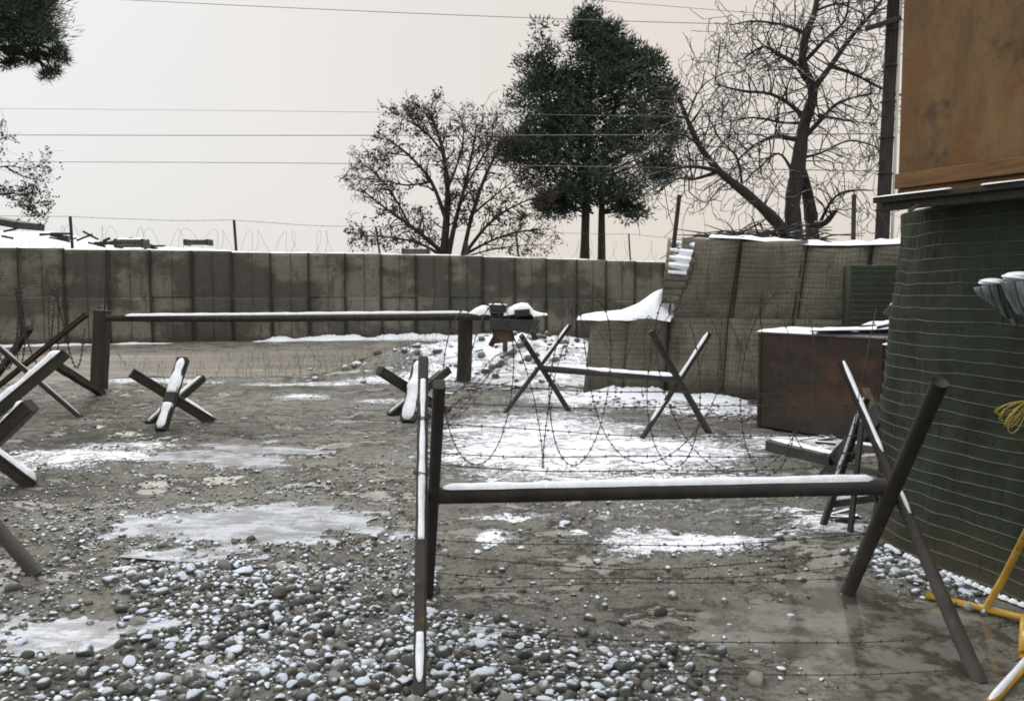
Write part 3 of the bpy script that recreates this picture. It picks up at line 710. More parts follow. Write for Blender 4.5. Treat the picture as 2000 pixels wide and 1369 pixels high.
# ------------------------------------------------------------------ green bastion with the plywood hut on top
BA = thing('green_bastion', 'tall rounded dark green gabion bastion with thin wire hoops on the right', 'bastion', (3.0, 5.0, 0))
plan = [(3.98, 2.2), (3.56, 3.0), (3.20, 3.8), (2.93, 4.45), (2.75, 4.92), (2.62, 5.28), (2.56, 5.6), (2.58, 5.9), (2.71, 6.2), (3.05, 6.42), (3.5, 6.5), (4.2, 6.3), (5.0, 5.2)]
def catmull(P, n):
    P = [Vector((*p, 0)) for p in P]; o = []
    for i_ in range(len(P) - 1):
        a, b, c_, d_ = P[max(0, i_ - 1)], P[i_], P[i_ + 1], P[min(len(P) - 1, i_ + 2)]
        for k in range(n):
            t = k / n; o.append(.5 * ((2 * b) + (c_ - a) * t + (2 * a - 5 * b + 4 * c_ - d_) * t * t + (3 * b - a - 3 * c_ + d_) * t ** 3))
    o.append(P[-1]); return o
pc = catmull(plan, 10); cen = Vector((4.0, 5.1, 0)); H = 2.24
def bpt(i_, z):
    q = pc[i_]; outw = (q - cen); outw.z = 0; outw.normalize()
    f_ = .135 * (1 - z / H) ** 1.2 + .02 * math.sin(z * 3.1 + i_ * .05) + .035 * (float(fbm(np.array(i_ * .12), np.array(z * 2.5), 97)) - .5) * 2
    tuck = -.004 * (1 - abs(math.cos(math.pi * z / .0762)))
    return q + outw * (f_ + tuck) + Vector((0, 0, z - .06))
nz = 120; vs = [bpt(i_, H * b / nz) for i_ in range(len(pc)) for b in range(nz + 1)]
mb = MB(); mb.add(vs, [(a * (nz + 1) + b, a * (nz + 1) + b + 1, (a + 1) * (nz + 1) + b + 1, (a + 1) * (nz + 1) + b) for a in range(len(pc) - 1) for b in range(nz)])
tv = [bpt(i_, H) for i_ in range(len(pc))]; mb.add(tv, [tuple(range(len(tv)))]); mb.build('cloth', GREEN, BA, smooth=True)
wm = MB(); wv = MB()
for k in range(30):
    z = .02 + k * .0762
    if z > H: break
    pts = []
    for i_ in range(len(pc)):
        q = bpt(i_, z); ow = (pc[i_] - cen).normalized(); pts.append(q + ow * (.006 + .002 * math.sin(i_ * .7 + k)) + Vector((0, 0, .016 * (float(fbm(np.array(i_ * .13), np.array(k * .37), 99, 3)) - .5) * 2)))
    wm.tube(pts, .0015, 4, cap=False)
for i_ in range(6, len(pc) - 5, 2):
    ow = (pc[i_] - cen).normalized(); wv.tube([bpt(i_, z_) + ow * -.001 for z_ in np.linspace(0.02, H - .02, 20)], .0016, 3, cap=False)
wm.build('wire_hoops', GALV, BA); wv.build('upright_wires', GREEN, BA)
sm = MB()
for i_ in range(28, 60):
    if random.random() < .75: q = bpt(i_, .03); ow = (pc[i_] - cen).normalized(); sm.snow(q + ow * .015, bpt(i_ + 1, .03) + ow * .02, .05, .03, .05, seg=.02)
sm.build('snow_fringe', SNOW, BA, smooth=True)

HUT = thing('plywood_hut', 'stained plywood hut wall on a timber sill above the green bastion', 'hut', (2.9, 4.6, 2.2))
def edgep(px, Y_, z): return Vector(((px - 1000) / F * Y_, Y_, z))
hl = Vector((2.335, 5.46, 0)); hd = Vector((.40, -.915, 0)).normalized(); hn = Vector((-hd.y, hd.x, 0)) * 1.0   # hn points away (+x side)
if hn.x < 0: hn = -hn
def slab(name, mat, s0, s1, z0, z1, n0, n1, parent=HUT):
    mb = MB(); c_ = [hl + hd * s + hn * n_ for (s, n_) in ((s0, n0), (s1, n0), (s1, n1), (s0, n1))]
    vs = [q + Vector((0, 0, z)) for z in (z0, z1) for q in c_]
    mb.add(vs, [(3, 2, 1, 0), (4, 5, 6, 7), (0, 1, 5, 4), (1, 2, 6, 5), (2, 3, 7, 6), (3, 0, 4, 7)])
    o = mb.build(name, mat, parent); b = o.modifiers.new('b', 'BEVEL'); b.width = .004; b.segments = 1; return o
slab('ledge_board', WOODPOST, -.10, 3.2, 2.205, 2.24, -.08, .25)
slab('fascia_board', WOODPOST, -.06, 3.2, 2.155, 2.203, -.045, -.01)
slab('sill_beam', LAMBER, -.0, 3.2, 2.285, 2.375, -.01, .09)
slab('bottom_plate', LAMBER, .0, 3.2, 2.247, 2.283, .015, .1)
slab('plywood_sheet', PLY, .0, 2.44, 2.378, 3.60, .02, .038)
slab('plywood_sheet', PLY, .0, 2.44, 3.604, 4.82, .02, .038)
slab('corner_stud', WOODPOST, .0, .04, 2.378, 4.8, .040, .10)
slab('end_sheet', PLY, -.014, -.001, 2.378, 4.82, .042, 1.4)
slab('back_sheet', PLY, 2.5, 2.52, 2.378, 4.82, .0, 1.4)
sm = MB(); q = hl - hn * .075 + Vector((0, 0, 2.243)); sm.snow(q - hd * .09, q + hd * 3.1, .05, .004, 0, seg=.03, wob=.8, gaps=.42); sm.build('snow_line', SNOW, HUT, smooth=True)
# splinter of broken wood under the ledge
mb = MB(); mb.beam(at(1776, 412, 5.3), at(1796, 400, 5.2), .022, .012); mb.build('wood_splinter', TANWOOD, HUT)

# plastic bundle hanging on the bastion, snow on top
PB = thing('plastic_bundle', 'crumpled cloudy plastic bundle capped with snow on the green bastion', 'plastic sheet', tuple(at(1960, 600, 4.55)))
def blob(cx, cy, Y_, rx, ry, rz, sq, seed, folds=7, amp=.12, sag=0.0):
    v, f = ico(3); o = []; c_ = at(cx, cy, Y_)
    for q in v:
        a = math.atan2(q.y, q.x); k = 1 + amp * math.sin(a * folds + q.z * 2 + seed) * (1 - .6 * abs(q.z)) + .06 * math.sin(q.z * 9 + seed + a * 3)
        o.append(c_ + Vector((q.x * rx * k + sag * q.z, q.y * ry * k, q.z * rz)))
    return o, f
def drape(x0, x1, ty0, ty1, by0, by1, Y_, seed, fr):
    mb = MB(); nI, nJ = 70, 24; vs = []
    for i_ in range(nI + 1):
        for j in range(nJ + 1):
            u = i_ / nI; t = j / nJ; px = x0 + (x1 - x0) * u + 26 * t ** 1.6; ty = ty0 + (ty1 - ty0) * u; by = by0 + (by1 - by0) * u; fold = math.sin(u * fr * 6.28 + seed + t * .8) + .5 * math.sin(u * fr * 13.7 + seed * 2 + t * 2)
            q = at(px, ty + (by - ty) * t, Y_ - .05 * math.sin(math.pi * min(1, t * .7 + .3)) * math.sin(math.pi * u) ** .5 - .013 * fold * (.4 + t)); vs.append(q)
    fs = [(a * (nJ + 1) + b, (a + 1) * (nJ + 1) + b, (a + 1) * (nJ + 1) + b + 1, a * (nJ + 1) + b + 1) for a in range(nI) for b in range(nJ)]
    mb.add(vs, fs); o = mb.build('folded_sheet', PLASTIC, PB, smooth=True); k = o.modifiers.new('s', 'SOLIDIFY'); k.thickness = .006
drape(1904, 1962, 562, 552, 588, 640, 4.60, 1, 3.2); drape(1958, 2075, 550, 545, 612, 650, 4.45, 4, 5.5)
mb = MB(); v, f = blob(1936, 551, 4.60, .055, .07, .020, 1, 2, 3, .05); mb.add(v, f); v, f = blob(1990, 541, 4.47, .075, .08, .027, 1, 4, 3, .05); mb.add(v, f)
mb.build('snow_cap', SNOW, PB, smooth=True)

# yellow rope hank
RP = MB()
for k in range(7):
    pts = []; bx, by = 1943 + 5 * k, 806 + 6.5 * k - (k % 2) * 5; ax_, ay_ = 2004, 783 + (k % 3) * 2; wx = 9 + 2.5 * (k % 4); ll = math.hypot(bx - ax_, by - ay_); nx2, ny2 = -(by - ay_) / ll, (bx - ax_) / ll
    for j in range(33):
        t = j / 32 * 2 * math.pi; q_ = (1 - math.cos(t)) / 2; px = ax_ + (bx - ax_) * q_ + nx2 * math.sin(t) * wx * q_ ** .4; py = ay_ + (by - ay_) * q_ + ny2 * math.sin(t) * wx * q_ ** .4
        pts.append(at(px, py, 4.50 - .004 * k - .01 * math.sin(t)))
    RP.tube(pts, .0028, 5, cap=False)
RP.tube([at(2002, 784, 4.49), at(2020, 776, 4.42), at(2060, 760, 4.3)], .0035, 5)
ROPEM = simple('yellow_rope', (.26, .20, .03), (.42, .34, .06), 40, .7, .001, 200)
o = RP.build('rope_hank', ROPEM, origin=at(1968, 840, 4.42), smooth=True); setp(o, 'looped hank of yellow rope hanging on the green bastion', 'rope')

# yellow pipe frame
g0 = ground_at(1808, 1172); g1 = ground_at(1925, 1200); g2 = ground_at(2030, 1226)
YF = thing('yellow_pipe_frame', 'yellow painted pipe frame lying at the foot of the green bastion', 'pipe frame', tuple(g1))
up = Vector((0, 0, .03))
mb = MB(); mb.tube([g0 + up, g1 + up, g2 + up], .019, 10); mb.build('base_rail', YELLOW, YF, smooth=True)
mb = MB(); mb.tube([g1 + Vector((0, 0, .035)), at(1962, 1125, 4.35), at(2025, 1000, 4.2)], .018, 10); mb.build('strut', YELLOW, YF, smooth=True)
mb = MB(); c_ = ground_at(2000, 1222) + up; mb.tube([c_, ground_at(1997, 1290) + Vector((0, 0, .03))], .019, 10); mb.build('side_rail', YELLOW, YF, smooth=True)
mb = MB(); e0 = ground_at(2010, 1298) + up; e1 = ground_at(1930, 1390) + up; mb.tube([e0, e1], .021, 10); mb.build('front_rail', YELLOW, YF, smooth=True)
sm = MB(); sm.snow(e0, e1, .035, .012, .017); sm.snow(g0.lerp(g1, .35) + up, g1 + up, .028, .008, .015, gaps=.4); sm.build('snow_cap', SNOW, YF, smooth=True)

# ------------------------------------------------------------------ barbed wire
def barbed(mb, pts, r=.0024, pitch=.11, barb=.016, razor=False):
    pts = [Vector(p) for p in pts]; mb.tube(pts, r, 4, cap=False); acc = random.random() * pitch
    for a, b in zip(pts[:-1], pts[1:]):
        Ls = (b - a).length; dd = (b - a) / max(Ls, 1e-9)
        while acc < Ls:
            c_ = a + dd * acc; rot = Quaternion(dd, random.random() * 6.28); _, r_, u_ = mb.frame(dd); r_ = rot @ r_; u_ = rot @ u_
            mb.tube([c_ - dd * .005, c_ + dd * .005], r * 2.0, 4)
            for sgn, ax in ((1, r_), (-1, r_), (1, u_), (-1, u_)): mb.tube([c_, c_ + ax * sgn * barb + dd * random.uniform(-.004, .004)], [r * .8, r * .3], 3, cap=False)
            acc += pitch * random.uniform(.85, 1.15)
        acc -= Ls
def sagline(p0, p1, sag, n=18, wob=.01):
    p0 = Vector(p0); p1 = Vector(p1); o = []; ph = random.random() * 6
    for k in range(n + 1):
        t = k / n; q = p0.lerp(p1, t); q.z -= sag * 4 * t * (1 - t) + wob * math.sin(t * 9 + ph) * math.sin(math.pi * t); q.y += wob * math.cos(t * 7 + ph) * math.sin(math.pi * t); o.append(q)
    return o

# ------------------------------------------------------------------ near knife rest
hz_ = lambda g: Vector((g.x, g.y, gh(g.x, g.y) - .01))
fA = hz_(gp(819, 1362)); fB = hz_(gp(836, 1166)); fC = hz_(gp(1916, 1322)); fD = hz_(gp(1652, 1148))
tA = at(827, 702, 4.78); tB = at(858, 750, 3.80); tC = at(1645, 710, 5.10); tD = at(1836, 746, 3.98)
def onleg(a, b, z):
    t = (z - a.z) / (b.z - a.z); return a.lerp(b, t)
KR = thing('knife_rest', 'large near knife rest of snowy steel pipe strung with barbed wire', 'barricade', tuple((fA + fD) / 2))
cL = at(845, 968, 4.27); cR = at(1728, 950, 4.46)
mb = MB(); mb.beam(fA, tA, .055, .055, bev=.2); mb.build('leg', STEEL2, KR)
sm = MB(); sm.snow(fA.lerp(tA, .03), fA.lerp(tA, .93), .030, .008, .026, seg=.015, wob=1.1, gaps=.42); sm.build('leg_snow', SNOW, KR, smooth=True)
mb = MB(); mb.beam(fB, tB, .052, .06, bev=.2); mb.build('leg', STEEL, KR)
mb = MB(); mb.pipe(fC, tC, .036, .022, 16); mb.build('leg', STEEL2, KR, smooth=True)
sm = MB(); sm.snow(onleg(fC, tC, .80), tC, .030, .008, .024, gaps=.25); sm.snow(onleg(fC, tC, .55), onleg(fC, tC, .66), .03, .012, .032); sm.build('leg_snow', SNOW, KR, smooth=True)
mb = MB(); mb.pipe(fD, tD, .040, .038, 16); mb.build('leg', STEEL, KR, smooth=True)
mb = MB(); mb.pipe(cL, cR, .041, .043, 18); mb.build('cross_bar', STEEL, KR, smooth=True)
sm = MB(); sm.snow(cL + Vector((.05, 0, 0)), cR - Vector((.06, 0, 0)), .074, .022, .040, seg=.02, wob=.25, flat=.2); sm.build('bar_snow', SNOW, KR, smooth=True)
# wire ties
mb = MB()
for z in (.78, 1.02):
    q = onleg(fA, tA, z)
    for k in range(3): mb.tube([q + Vector((.042 * math.cos(t), .042 * math.sin(t), .008 * k + .006 * math.sin(t * 2))) for t in np.linspace(0, 6.28, 14)], .0028, 4, cap=False)
mb.tube([onleg(fA, tA, 1.08), onleg(fA, tA, 1.0) + Vector((.09, 0, .02)), onleg(fB, tB, .95)], .003, 4)
mb.tube([onleg(fA, tA, .44), onleg(fA, tA, .43) + Vector((-.07, 0, -.03)), onleg(fA, tA, .37) + Vector((-.11, .02, -.06))], .003, 4)
mb.build('tie_wire', WIRE, KR)
far_lo = [(1052, 1040, .05), (1082, 1076, .085), (1118, 1103, .06), (1150, 1130, .0)]
near_lo = [(1204, 1243, .07), (1285, 1305, .05)]
def legpt(a, b, py):           # the point of a leg that lies at that height in the photo
    best = min(np.linspace(0, 1, 200), key=lambda t: abs(proj(*a.lerp(b, t))[1] - py)); return a.lerp(b, best)
for (l, r_, s_) in far_lo:
    mb = MB(); barbed(mb, sagline(legpt(fB, tB, l), legpt(fD, tD, r_), s_)); mb.build('barbed_wire', WIRE, KR)
for (l, r_, s_) in near_lo:
    mb = MB(); barbed(mb, sagline(legpt(fA, tA, l), legpt(fC, tC, r_), s_)); mb.build('barbed_wire', WIRE, KR)
for (l, r_, s_) in [(740, 770, .03), (785, 790, .02), (826, 850, .03), (884, 882, .03), (905, 900, .05)]:
    mb = MB(); barbed(mb, sagline(legpt(fA, tA, l), legpt(fC, tC, r_), s_)); mb.build('barbed_wire', WIRE, KR)

# concertina coil resting on the bar of the near knife rest
def concertina(p0, p1, R, turns, razor=.014, r=.0022, pitch=.05, tilt=.5, droop=None, n_t=30, seed=0, squash=1.0, mat=WIRE, name='concertina_coil', label='', rr_=.1, groupname=None, barbs=True):
    rnd = random.Random(seed); p0 = Vector(p0); p1 = Vector(p1); ax = (p1 - p0); Ln = ax.length; ax.normalize(); side = ax.cross(Vector((0, 0, 1))).normalized(); pts = []
    Rs = [R * rnd.uniform(1 - rr_, 1 + rr_) for _ in range(int(turns) + 3)]; ts = [rnd.uniform(-.5, .5) * tilt for _ in range(int(turns) + 3)]
    N_ = int(turns * n_t)
    for k in range(N_ + 1):
        t = k / n_t; i_ = int(t); f_ = t - i_; Rk = Rs[i_] * (1 - f_) + Rs[i_ + 1] * f_; tl = ts[i_] * (1 - f_) + ts[i_ + 1] * f_
        th = 2 * math.pi * t; s_ = Ln * k / N_ + R * tilt * .9 * math.sin(th * .5 + 1.0) * .5 + tl * R * math.cos(th)
        q = p0 + ax * s_ + side * (Rk * squash * math.cos(th)) + Vector((0, 0, Rk * math.sin(th)))
        pts.append(q)
    mb = MB()
    if barbs: barbed(mb, pts, r, pitch, razor)
    else: mb.tube(pts, r, 3, cap=False)
    o = mb.build(name, mat, origin=p0 - Vector((0, 0, R))); setp(o, label, 'barbed wire', groupname); return o
concertina(at(880, 750, 4.62), at(1640, 750, 4.75), .46, 8.2, seed=4, tilt=.9, squash=.55, label='coil of barbed wire resting on the bar of the near knife rest', r=.0024, pitch=.06, razor=.013)

# ------------------------------------------------------------------ middle knife rest
KM = thing('knife_rest', 'small dark knife rest with crossed poles standing before the slumped mesh wall', 'barricade', tuple(gp(1180, 830)))
f1, f2, f3, f4 = [hz_(gp(*q)) for q in ((985, 806), (1112, 801), (1253, 856), (1386, 848))]
t1 = at(1113, 636, f1.y + .5); t2 = at(1018, 655, f2.y - .5); t3 = at(1385, 652, f3.y + .5); t4 = at(1270, 645, f4.y - .5)
cm1 = at(1060, 720, (f1.y + f2.y) / 2); cm2 = at(1325, 740, (f3.y + f4.y) / 2)
for (a, b, rd, sg) in ((f1, t1, .032, .5), (f2, t2, .036, 0), (f3, t3, .032, .15), (f4, t4, .038, 0)):
    mb = MB(); mb.pipe(a, b, rd, rd, 10); mb.build('leg', STEEL, KM, smooth=True)
    if sg: sm = MB(); sm.snow(a.lerp(b, sg), b, .05, .016, rd * .9, gaps=.25); sm.build('leg_snow', SNOW, KM, smooth=True)
mb = MB(); mb.pipe(cm1, cm2, .045, .04, 12); mb.build('cross_bar', STEEL, KM, smooth=True)
sm = MB(); sm.snow(cm1 + Vector((.05, 0, 0)), cm2 - Vector((.05, 0, 0)), .08, .03, .035, gaps=.12); sm.build('bar_snow', SNOW, KM, smooth=True)
mb = MB(); barbed(mb, sagline(f1.lerp(t1, .4), f3.lerp(t3, .45), .08), .003, .14, .02); mb.build('barbed_wire', WIRE, KM)
mb = MB(); barbed(mb, sagline(f2.lerp(t2, .9), f4.lerp(t4, .95), .1), .003, .14, .02); mb.build('barbed_wire', WIRE, KM)

concertina(at(1080, 700, 12.9), at(1500, 690, 11.9), .55, 6, seed=9, tilt=1.0, squash=.6, label='loose barbed wire coil stretched before the slumped mesh wall', r=.0042, pitch=.09, razor=.02)
concertina(at(480, 715, 15.2), at(860, 715, 15.6), .42, 8, seed=12, tilt=1.0, squash=.5, label='thin wire coil lying under the long barrier pole', r=.0018, pitch=.3, razor=.02)
concertina(at(-60, 640, 11.5), at(150, 640, 12.5), .55, 6, seed=15, tilt=.6, squash=.3, label='dark wire coil above the crossed beams at the left edge', r=.008, pitch=.07, razor=.03)

# ------------------------------------------------------------------ barrier pole
gl = hz_(gp(193, 762)); gr_ = hz_(gp(906, 748))
BP = thing('barrier_pole', 'long snow-topped barrier pole between two timber posts with a loaded counterweight end', 'barrier', tuple((gl + gr_) / 2))
mb = MB(); mb.beam(gl, at(200, 606, gl.y), .215, .22, jit=.006, bev=.08); mb.build('post', WOODPOST, BP)
mb = MB(); mb.pipe(at(204, 610, gl.y), at(206, 562, gl.y), .016, .010, 6); mb.build('post_rod', STEEL, BP)
mb = MB(); mb.beam(gr_, at(910, 613, gr_.y), .245, .25, jit=.006, bev=.08); mb.build('post', WOODPOST, BP)
pa, pb = at(214, 621, gl.y - .05), at(1040, 618, gr_.y - .22); pa.y -= .1
mb = MB(); mb.tube([pa, pa.lerp(pb, .3) - Vector((0, 0, .02)), pa.lerp(pb, .6) - Vector((0, 0, .01)), pb], [.055, .055, .06, .065], 10); mb.build('pole', WOODPOST, BP, smooth=True)
sm = MB(); sm.snow(pa + Vector((.3, 0, -.01)), at(915, 616, gr_.y - .2), .09, .030, .05, wob=.3); sm.build('pole_snow', SNOW, BP, smooth=True)
Yc = gr_.y - .2
mb = MB(); mb.beam(at(957, 632, Yc), at(1052, 636, Yc), .5, .20, bev=.05); mb.build('weight_tray', DARKWOOD, BP)
mb = MB(); mb.beam(at(958, 602, Yc - .1), at(988, 603, Yc - .1), .22, .13, bev=.05); mb.build('weight_block', DARKWOOD, BP)
mb = MB(); mb.beam(at(1005, 612, Yc - .15), at(1035, 610, Yc - .15), .2, .12, bev=.1); mb.build('weight_block', WOODPOST, BP)
def heap(name, pts, wd, mat, parent, Y_, sd_=0):
    """a rounded pile whose outline follows the given spots: (px, top, bottom)"""
    mb = MB(); K = 8; vs = []
    for (px, ty, by) in pts:
        T = at(px, ty, Y_); B_ = at(px, by, Y_)
        for k in range(K + 1):
            t = math.pi * k / K; vs.append(Vector((T.x, Y_ - math.cos(t) * wd / 2, B_.z + (T.z - B_.z) * math.sin(t) ** .6)))
    n = len(pts); mb.add(vs, [(a * (K + 1) + k, (a + 1) * (K + 1) + k, (a + 1) * (K + 1) + k + 1, a * (K + 1) + k + 1) for a in range(n - 1) for k in range(K)])
    return mb.build(name, mat, parent, smooth=True)
heap('tray_snow', [(914, 613, 618), (920, 608, 618), (930, 601, 617), (942, 596, 614), (955, 597, 614), (958, 610, 616)], .42, SNOW, BP, Yc)
heap('tray_snow', [(984, 608, 616), (992, 602, 615), (1005, 595, 613), (1018, 591, 611), (1030, 592, 608), (1036, 598, 612), (1042, 606, 618), (1055, 610, 616), (1068, 612, 615)], .42, SNOW, BP, Yc)
sm = MB(); sm.snow(at(955, 600, Yc - .1), at(990, 601, Yc - .1), .2, .012, .055); sm.build('block_snow', SNOW, BP, smooth=True)
RG = simple('rust_rags', (.035, .025, .02), (.10, .05, .035), 6, .9, .01, 25)
mb = MB(); mb.beam(at(980, 640, Yc - .1), at(985, 668, Yc - .1), .32, .2, bev=.3, jit=.03); mb.beam(at(972, 650, Yc), at(958, 676, Yc), .10, .08, jit=.02); mb.build('hanging_sack', RG, BP)
mb = MB(); mb.beam(at(987, 660, Yc), hz_(gp(985, 712)) + Vector((0, 0, -.05)), .08, .07, jit=.008); mb.build('prop', WOODPOST, BP)
mb = MB(); mb.beam(at(1030, 632, Yc - .1), at(1045, 660, Yc + .2), .08, .05); mb.beam(at(1040, 612, Yc), at(1066, 608, Yc), .05, .04); mb.build('bracket', WOODPOST, BP)
# strands running from the counterweight down to the near knife rest
ST = MB()
for (px, py, Y_, ex, ey, ez) in [(1045, 640, 14.6, 862, 812, 4.1), (1052, 622, 14.4, 866, 832, 4.0), (1020, 655, 14.5, 866, 780, 4.0), (1064, 612, 14.6, 872, 838, 4.05), (1000, 690, 14.3, 870, 800, 4.1)]:
    a = at(px, py, Y_); b = at(ex, ey, ez); barbed(ST, sagline(a, b, .04, 24, .05), .003, .34, .02)
o = ST.build('barbed_strands', WIRE, origin=at(862, 832, 4.05)); setp(o, 'slack bundle of barbed wire strands from the barrier counterweight to the near knife rest', 'barbed wire')

# ------------------------------------------------------------------ hedgehogs
def hedgehog(label, beams, mats, snows, group=None, widths=.15, loc=None):
    t = thing('hedgehog_obstacle', label, 'obstacle', loc, group)
    for i_, (a, b) in enumerate(beams):
        mb = MB(); w_ = widths if not hasattr(widths, '__len__') else widths[i_]
        dd, r_, u_ = mb.frame(b - a)
        # angle-iron: two flanges and a thick web
        mb.beam(a, b, w_, w_ * .8, bev=.08, jit=.005); mb.beam(a + u_ * w_ * .42, b + u_ * w_ * .42, w_ * 1.12, w_ * .12, bev=.1); o = mb.build('beam', mats[i_], t)
        if snows[i_]:
            sm = MB(); sm.snow(a.lerp(b, .02), a.lerp(b, .98), w_ * snows[i_], .02 if w_ < .14 and snows[i_] != .95 else .04, w_ * .485, seg=.03, wob=.8, gaps=.36 if snows[i_] < 1 else .2); sm.build('beam_snow', SNOW, o, smooth=True)
    return t
GH = 'steel beam hedgehogs in the yard'
g_ = gp(335, 835)
hedgehog('hedgehog of three beams standing alone on the mud right of the left barrier post', [(hz_(gp(314, 838)), at(359, 702, 11.1)), (hz_(gp(414, 822)), at(256, 728, 10.7)), (hz_(gp(290, 826)), at(396, 738, 11.7))], [BEAM, BEAM, BEAM], [1.18, .7, .5], GH, [.12, .13, .10], tuple(g_))
g_ = gp(800, 828)
hedgehog('snow-plastered hedgehog just behind the near knife rest pole', [(hz_(gp(797, 829)), at(824, 708, 11.3)), (hz_(gp(872, 808)), at(740, 724, 11.0)), (hz_(gp(762, 812)), at(876, 722, 12.0))], [BEAM, BEAM, BEAM], [1.25, 1.0, .35], GH, [.16, .12, .12], tuple(g_))
hedgehog('big leaning hedgehog at the left edge with a thick snow-edged beam', [(hz_(gp(-120, 900)), at(131, 690, 9.0)), (hz_(gp(200, 768)), at(95, 705, 11.5)), (hz_(gp(-60, 905)), at(62, 792, 8.4))], [BEAM, BEAM, BEAM], [.95, .0, .6], GH, [.125, .10, .15], tuple(gp(-60, 900)))
hedgehog('rusty red hedgehog behind the big one at the left edge', [(hz_(gp(-60, 800)), at(170, 614, 11.0)), (hz_(gp(158, 818)), at(-10, 672, 11.6)), (hz_(gp(-40, 780)), at(60, 640, 12.2))], [RUST, RUST, BEAM], [0, .12, 0], GH, [.06, .06, .08], tuple(gp(60, 800)))
hedgehog('snowy hedgehog mostly cut off by the left edge above the gravel', [(hz_(gp(64, 944)), at(-110, 820, 7.3)), (hz_(gp(-230, 960)), at(-20, 850, 7.4)), (hz_(gp(-120, 1000)), at(-160, 800, 7.6))], [BEAM, BEAM, BEAM], [.95, .5, .5], GH, [.12, .12, .12], tuple(gp(-100, 960)))
kk = thing('knife_rest', 'nearest knife rest cut off by the left edge with one dark leg in view', 'barricade', tuple(gp(-60, 1100)))
mb = MB(); mb.pipe(hz_(gp(75, 1128)), at(-230, 770, 5.3), .042, .042, 12); mb.build('leg', STEEL2, kk, smooth=True)
mb = MB(); mb.pipe(hz_(gp(-260, 1080)), at(-60, 800, 5.0), .042, .042, 12); mb.build('leg', STEEL2, kk, smooth=True)
mb = MB(); mb.pipe(at(-130, 905, 5.2), at(-600, 890, 5.0), .045, .045, 12); mb.build('cross_bar', STEEL2, kk, smooth=True)

# ------------------------------------------------------------------ rusty bin
b0 = hz_(gp(1477, 832)); b1 = hz_(gp(1742, 872)); bd = (b1 - b0).normalized(); bn = Vector((-bd.y, bd.x, 0)); HB = 1.13
RB = thing('rusty_bin', 'big rust-red steel bin with snowy sheets on its lid before the green mesh', 'bin', tuple(b0))
def quadbox(o0, dx, dy, lx, ly, z0, z1):
    mb = MB(); c_ = [o0, o0 + dx * lx, o0 + dx * lx + dy * ly, o0 + dy * ly]
    vs = [Vector((q.x, q.y, z)) for z in (z0, z1) for q in c_]
    mb.add(vs, [(3, 2, 1, 0), (4, 5, 6, 7), (0, 1, 5, 4), (1, 2, 6, 5), (2, 3, 7, 6), (3, 0, 4, 7)]); return mb
LB = (b1 - b0).length + .05
mb = quadbox(b0, bd, bn, LB, .03, 0, HB); o = mb.build('front_plate', RPLATE, RB); b_ = o.modifiers.new('b', 'BEVEL'); b_.width = .008
quadbox(b0 + bn * .032, bd, bn, .03, 1.0, 0, HB - .01).build('side_plate', RPLATE, RB); quadbox(b0 + bn * .032 + bd * (LB - .03), bd, bn, .03, 1.0, 0, HB - .01).build('side_plate', RPLATE, RB)
quadbox(b0 + bn * 1.035, bd, bn, LB, .03, 0, HB).build('back_plate', RPLATE, RB)
quadbox(b0 - bn * .012 + bd * .02, bd, bn, .035, .011, .02, HB - .02).build('corner_angle', RUST, RB); quadbox(b0 - bn * .015 + bd * (LB - .22), bd, bn, .04, .014, .02, HB - .06).build('corner_angle', RUST, RB)
quadbox(b0 - bn * .01 - bd * .01, bd, bn, LB + .02, 1.08, HB + .002, HB + .018).build('lid', SHEET, RB)
mb = MB(); vs = []; nI, nJ = 60, 12
for i_ in range(nI + 1):
    for j in range(nJ + 1):
        u = i_ / nI; t = j / nJ; q = b0 + bd * (LB * u - .01) + bn * (-.02 + 1.06 * t)
        z = HB + .02 + .035 * math.sin(math.pi * max(.0, min(1, t))) ** .4 * (.5 + float(fbm(np.array(u * 7), np.array(t * 3), 101))) + (.06 * sstep(.55, .8, u) * sstep(0, .6, t)); vs.append((q.x, q.y, float(z)))
mb.add(vs, [(a * (nJ + 1) + b, (a + 1) * (nJ + 1) + b, (a + 1) * (nJ + 1) + b + 1, a * (nJ + 1) + b + 1) for a in range(nI) for b in range(nJ)]); mb.build('lid_snow', SNOW, RB, smooth=True)
for (s0, s1, n0, z, w_) in ((.75, 1.75, .15, .10, .5), (1.2, 1.85, .3, .17, .35)):
    p_ = b0 + bd * s0 + bn * n0; q_ = b0 + bd * s1 + bn * (n0 + .1)
    mb = MB(); mb.beam(Vector((p_.x, p_.y, HB + z - .045)), Vector((q_.x, q_.y, HB + z + .01)), w_, .014); pk = mb.build('loose_board', DARKWOOD, RB)
    sm = MB(); sm.snow(Vector((p_.x, p_.y, HB + z - .045)), Vector((q_.x, q_.y, HB + z + .01)), w_ * .95, .03, .008, flat=0); sm.build('board_snow', SNOW, pk, smooth=True)
# lumps of snow caught where the bin meets the bastion
mb = MB(); mb.beam(at(1735, 612, 9.6), at(1758, 590, 9.4), .12, .05, jit=.01); mb.beam(at(1715, 640, 9.4), at(1752, 632, 9.3), .15, .03); tr_ = mb.build('scrap_plank', DARKWOOD, RB)
sm = MB(); sm.snow(at(1735, 610, 9.6), at(1758, 588, 9.4), .10, .02, .03, gaps=.3); sm.snow(at(1712, 638, 9.4), at(1752, 629, 9.3), .14, .03, .015); sm.snow(at(1725, 672, 9.0), at(1748, 673, 9.0), .1, .03, 0); sm.build('scrap_snow', SNOW, tr_, smooth=True)
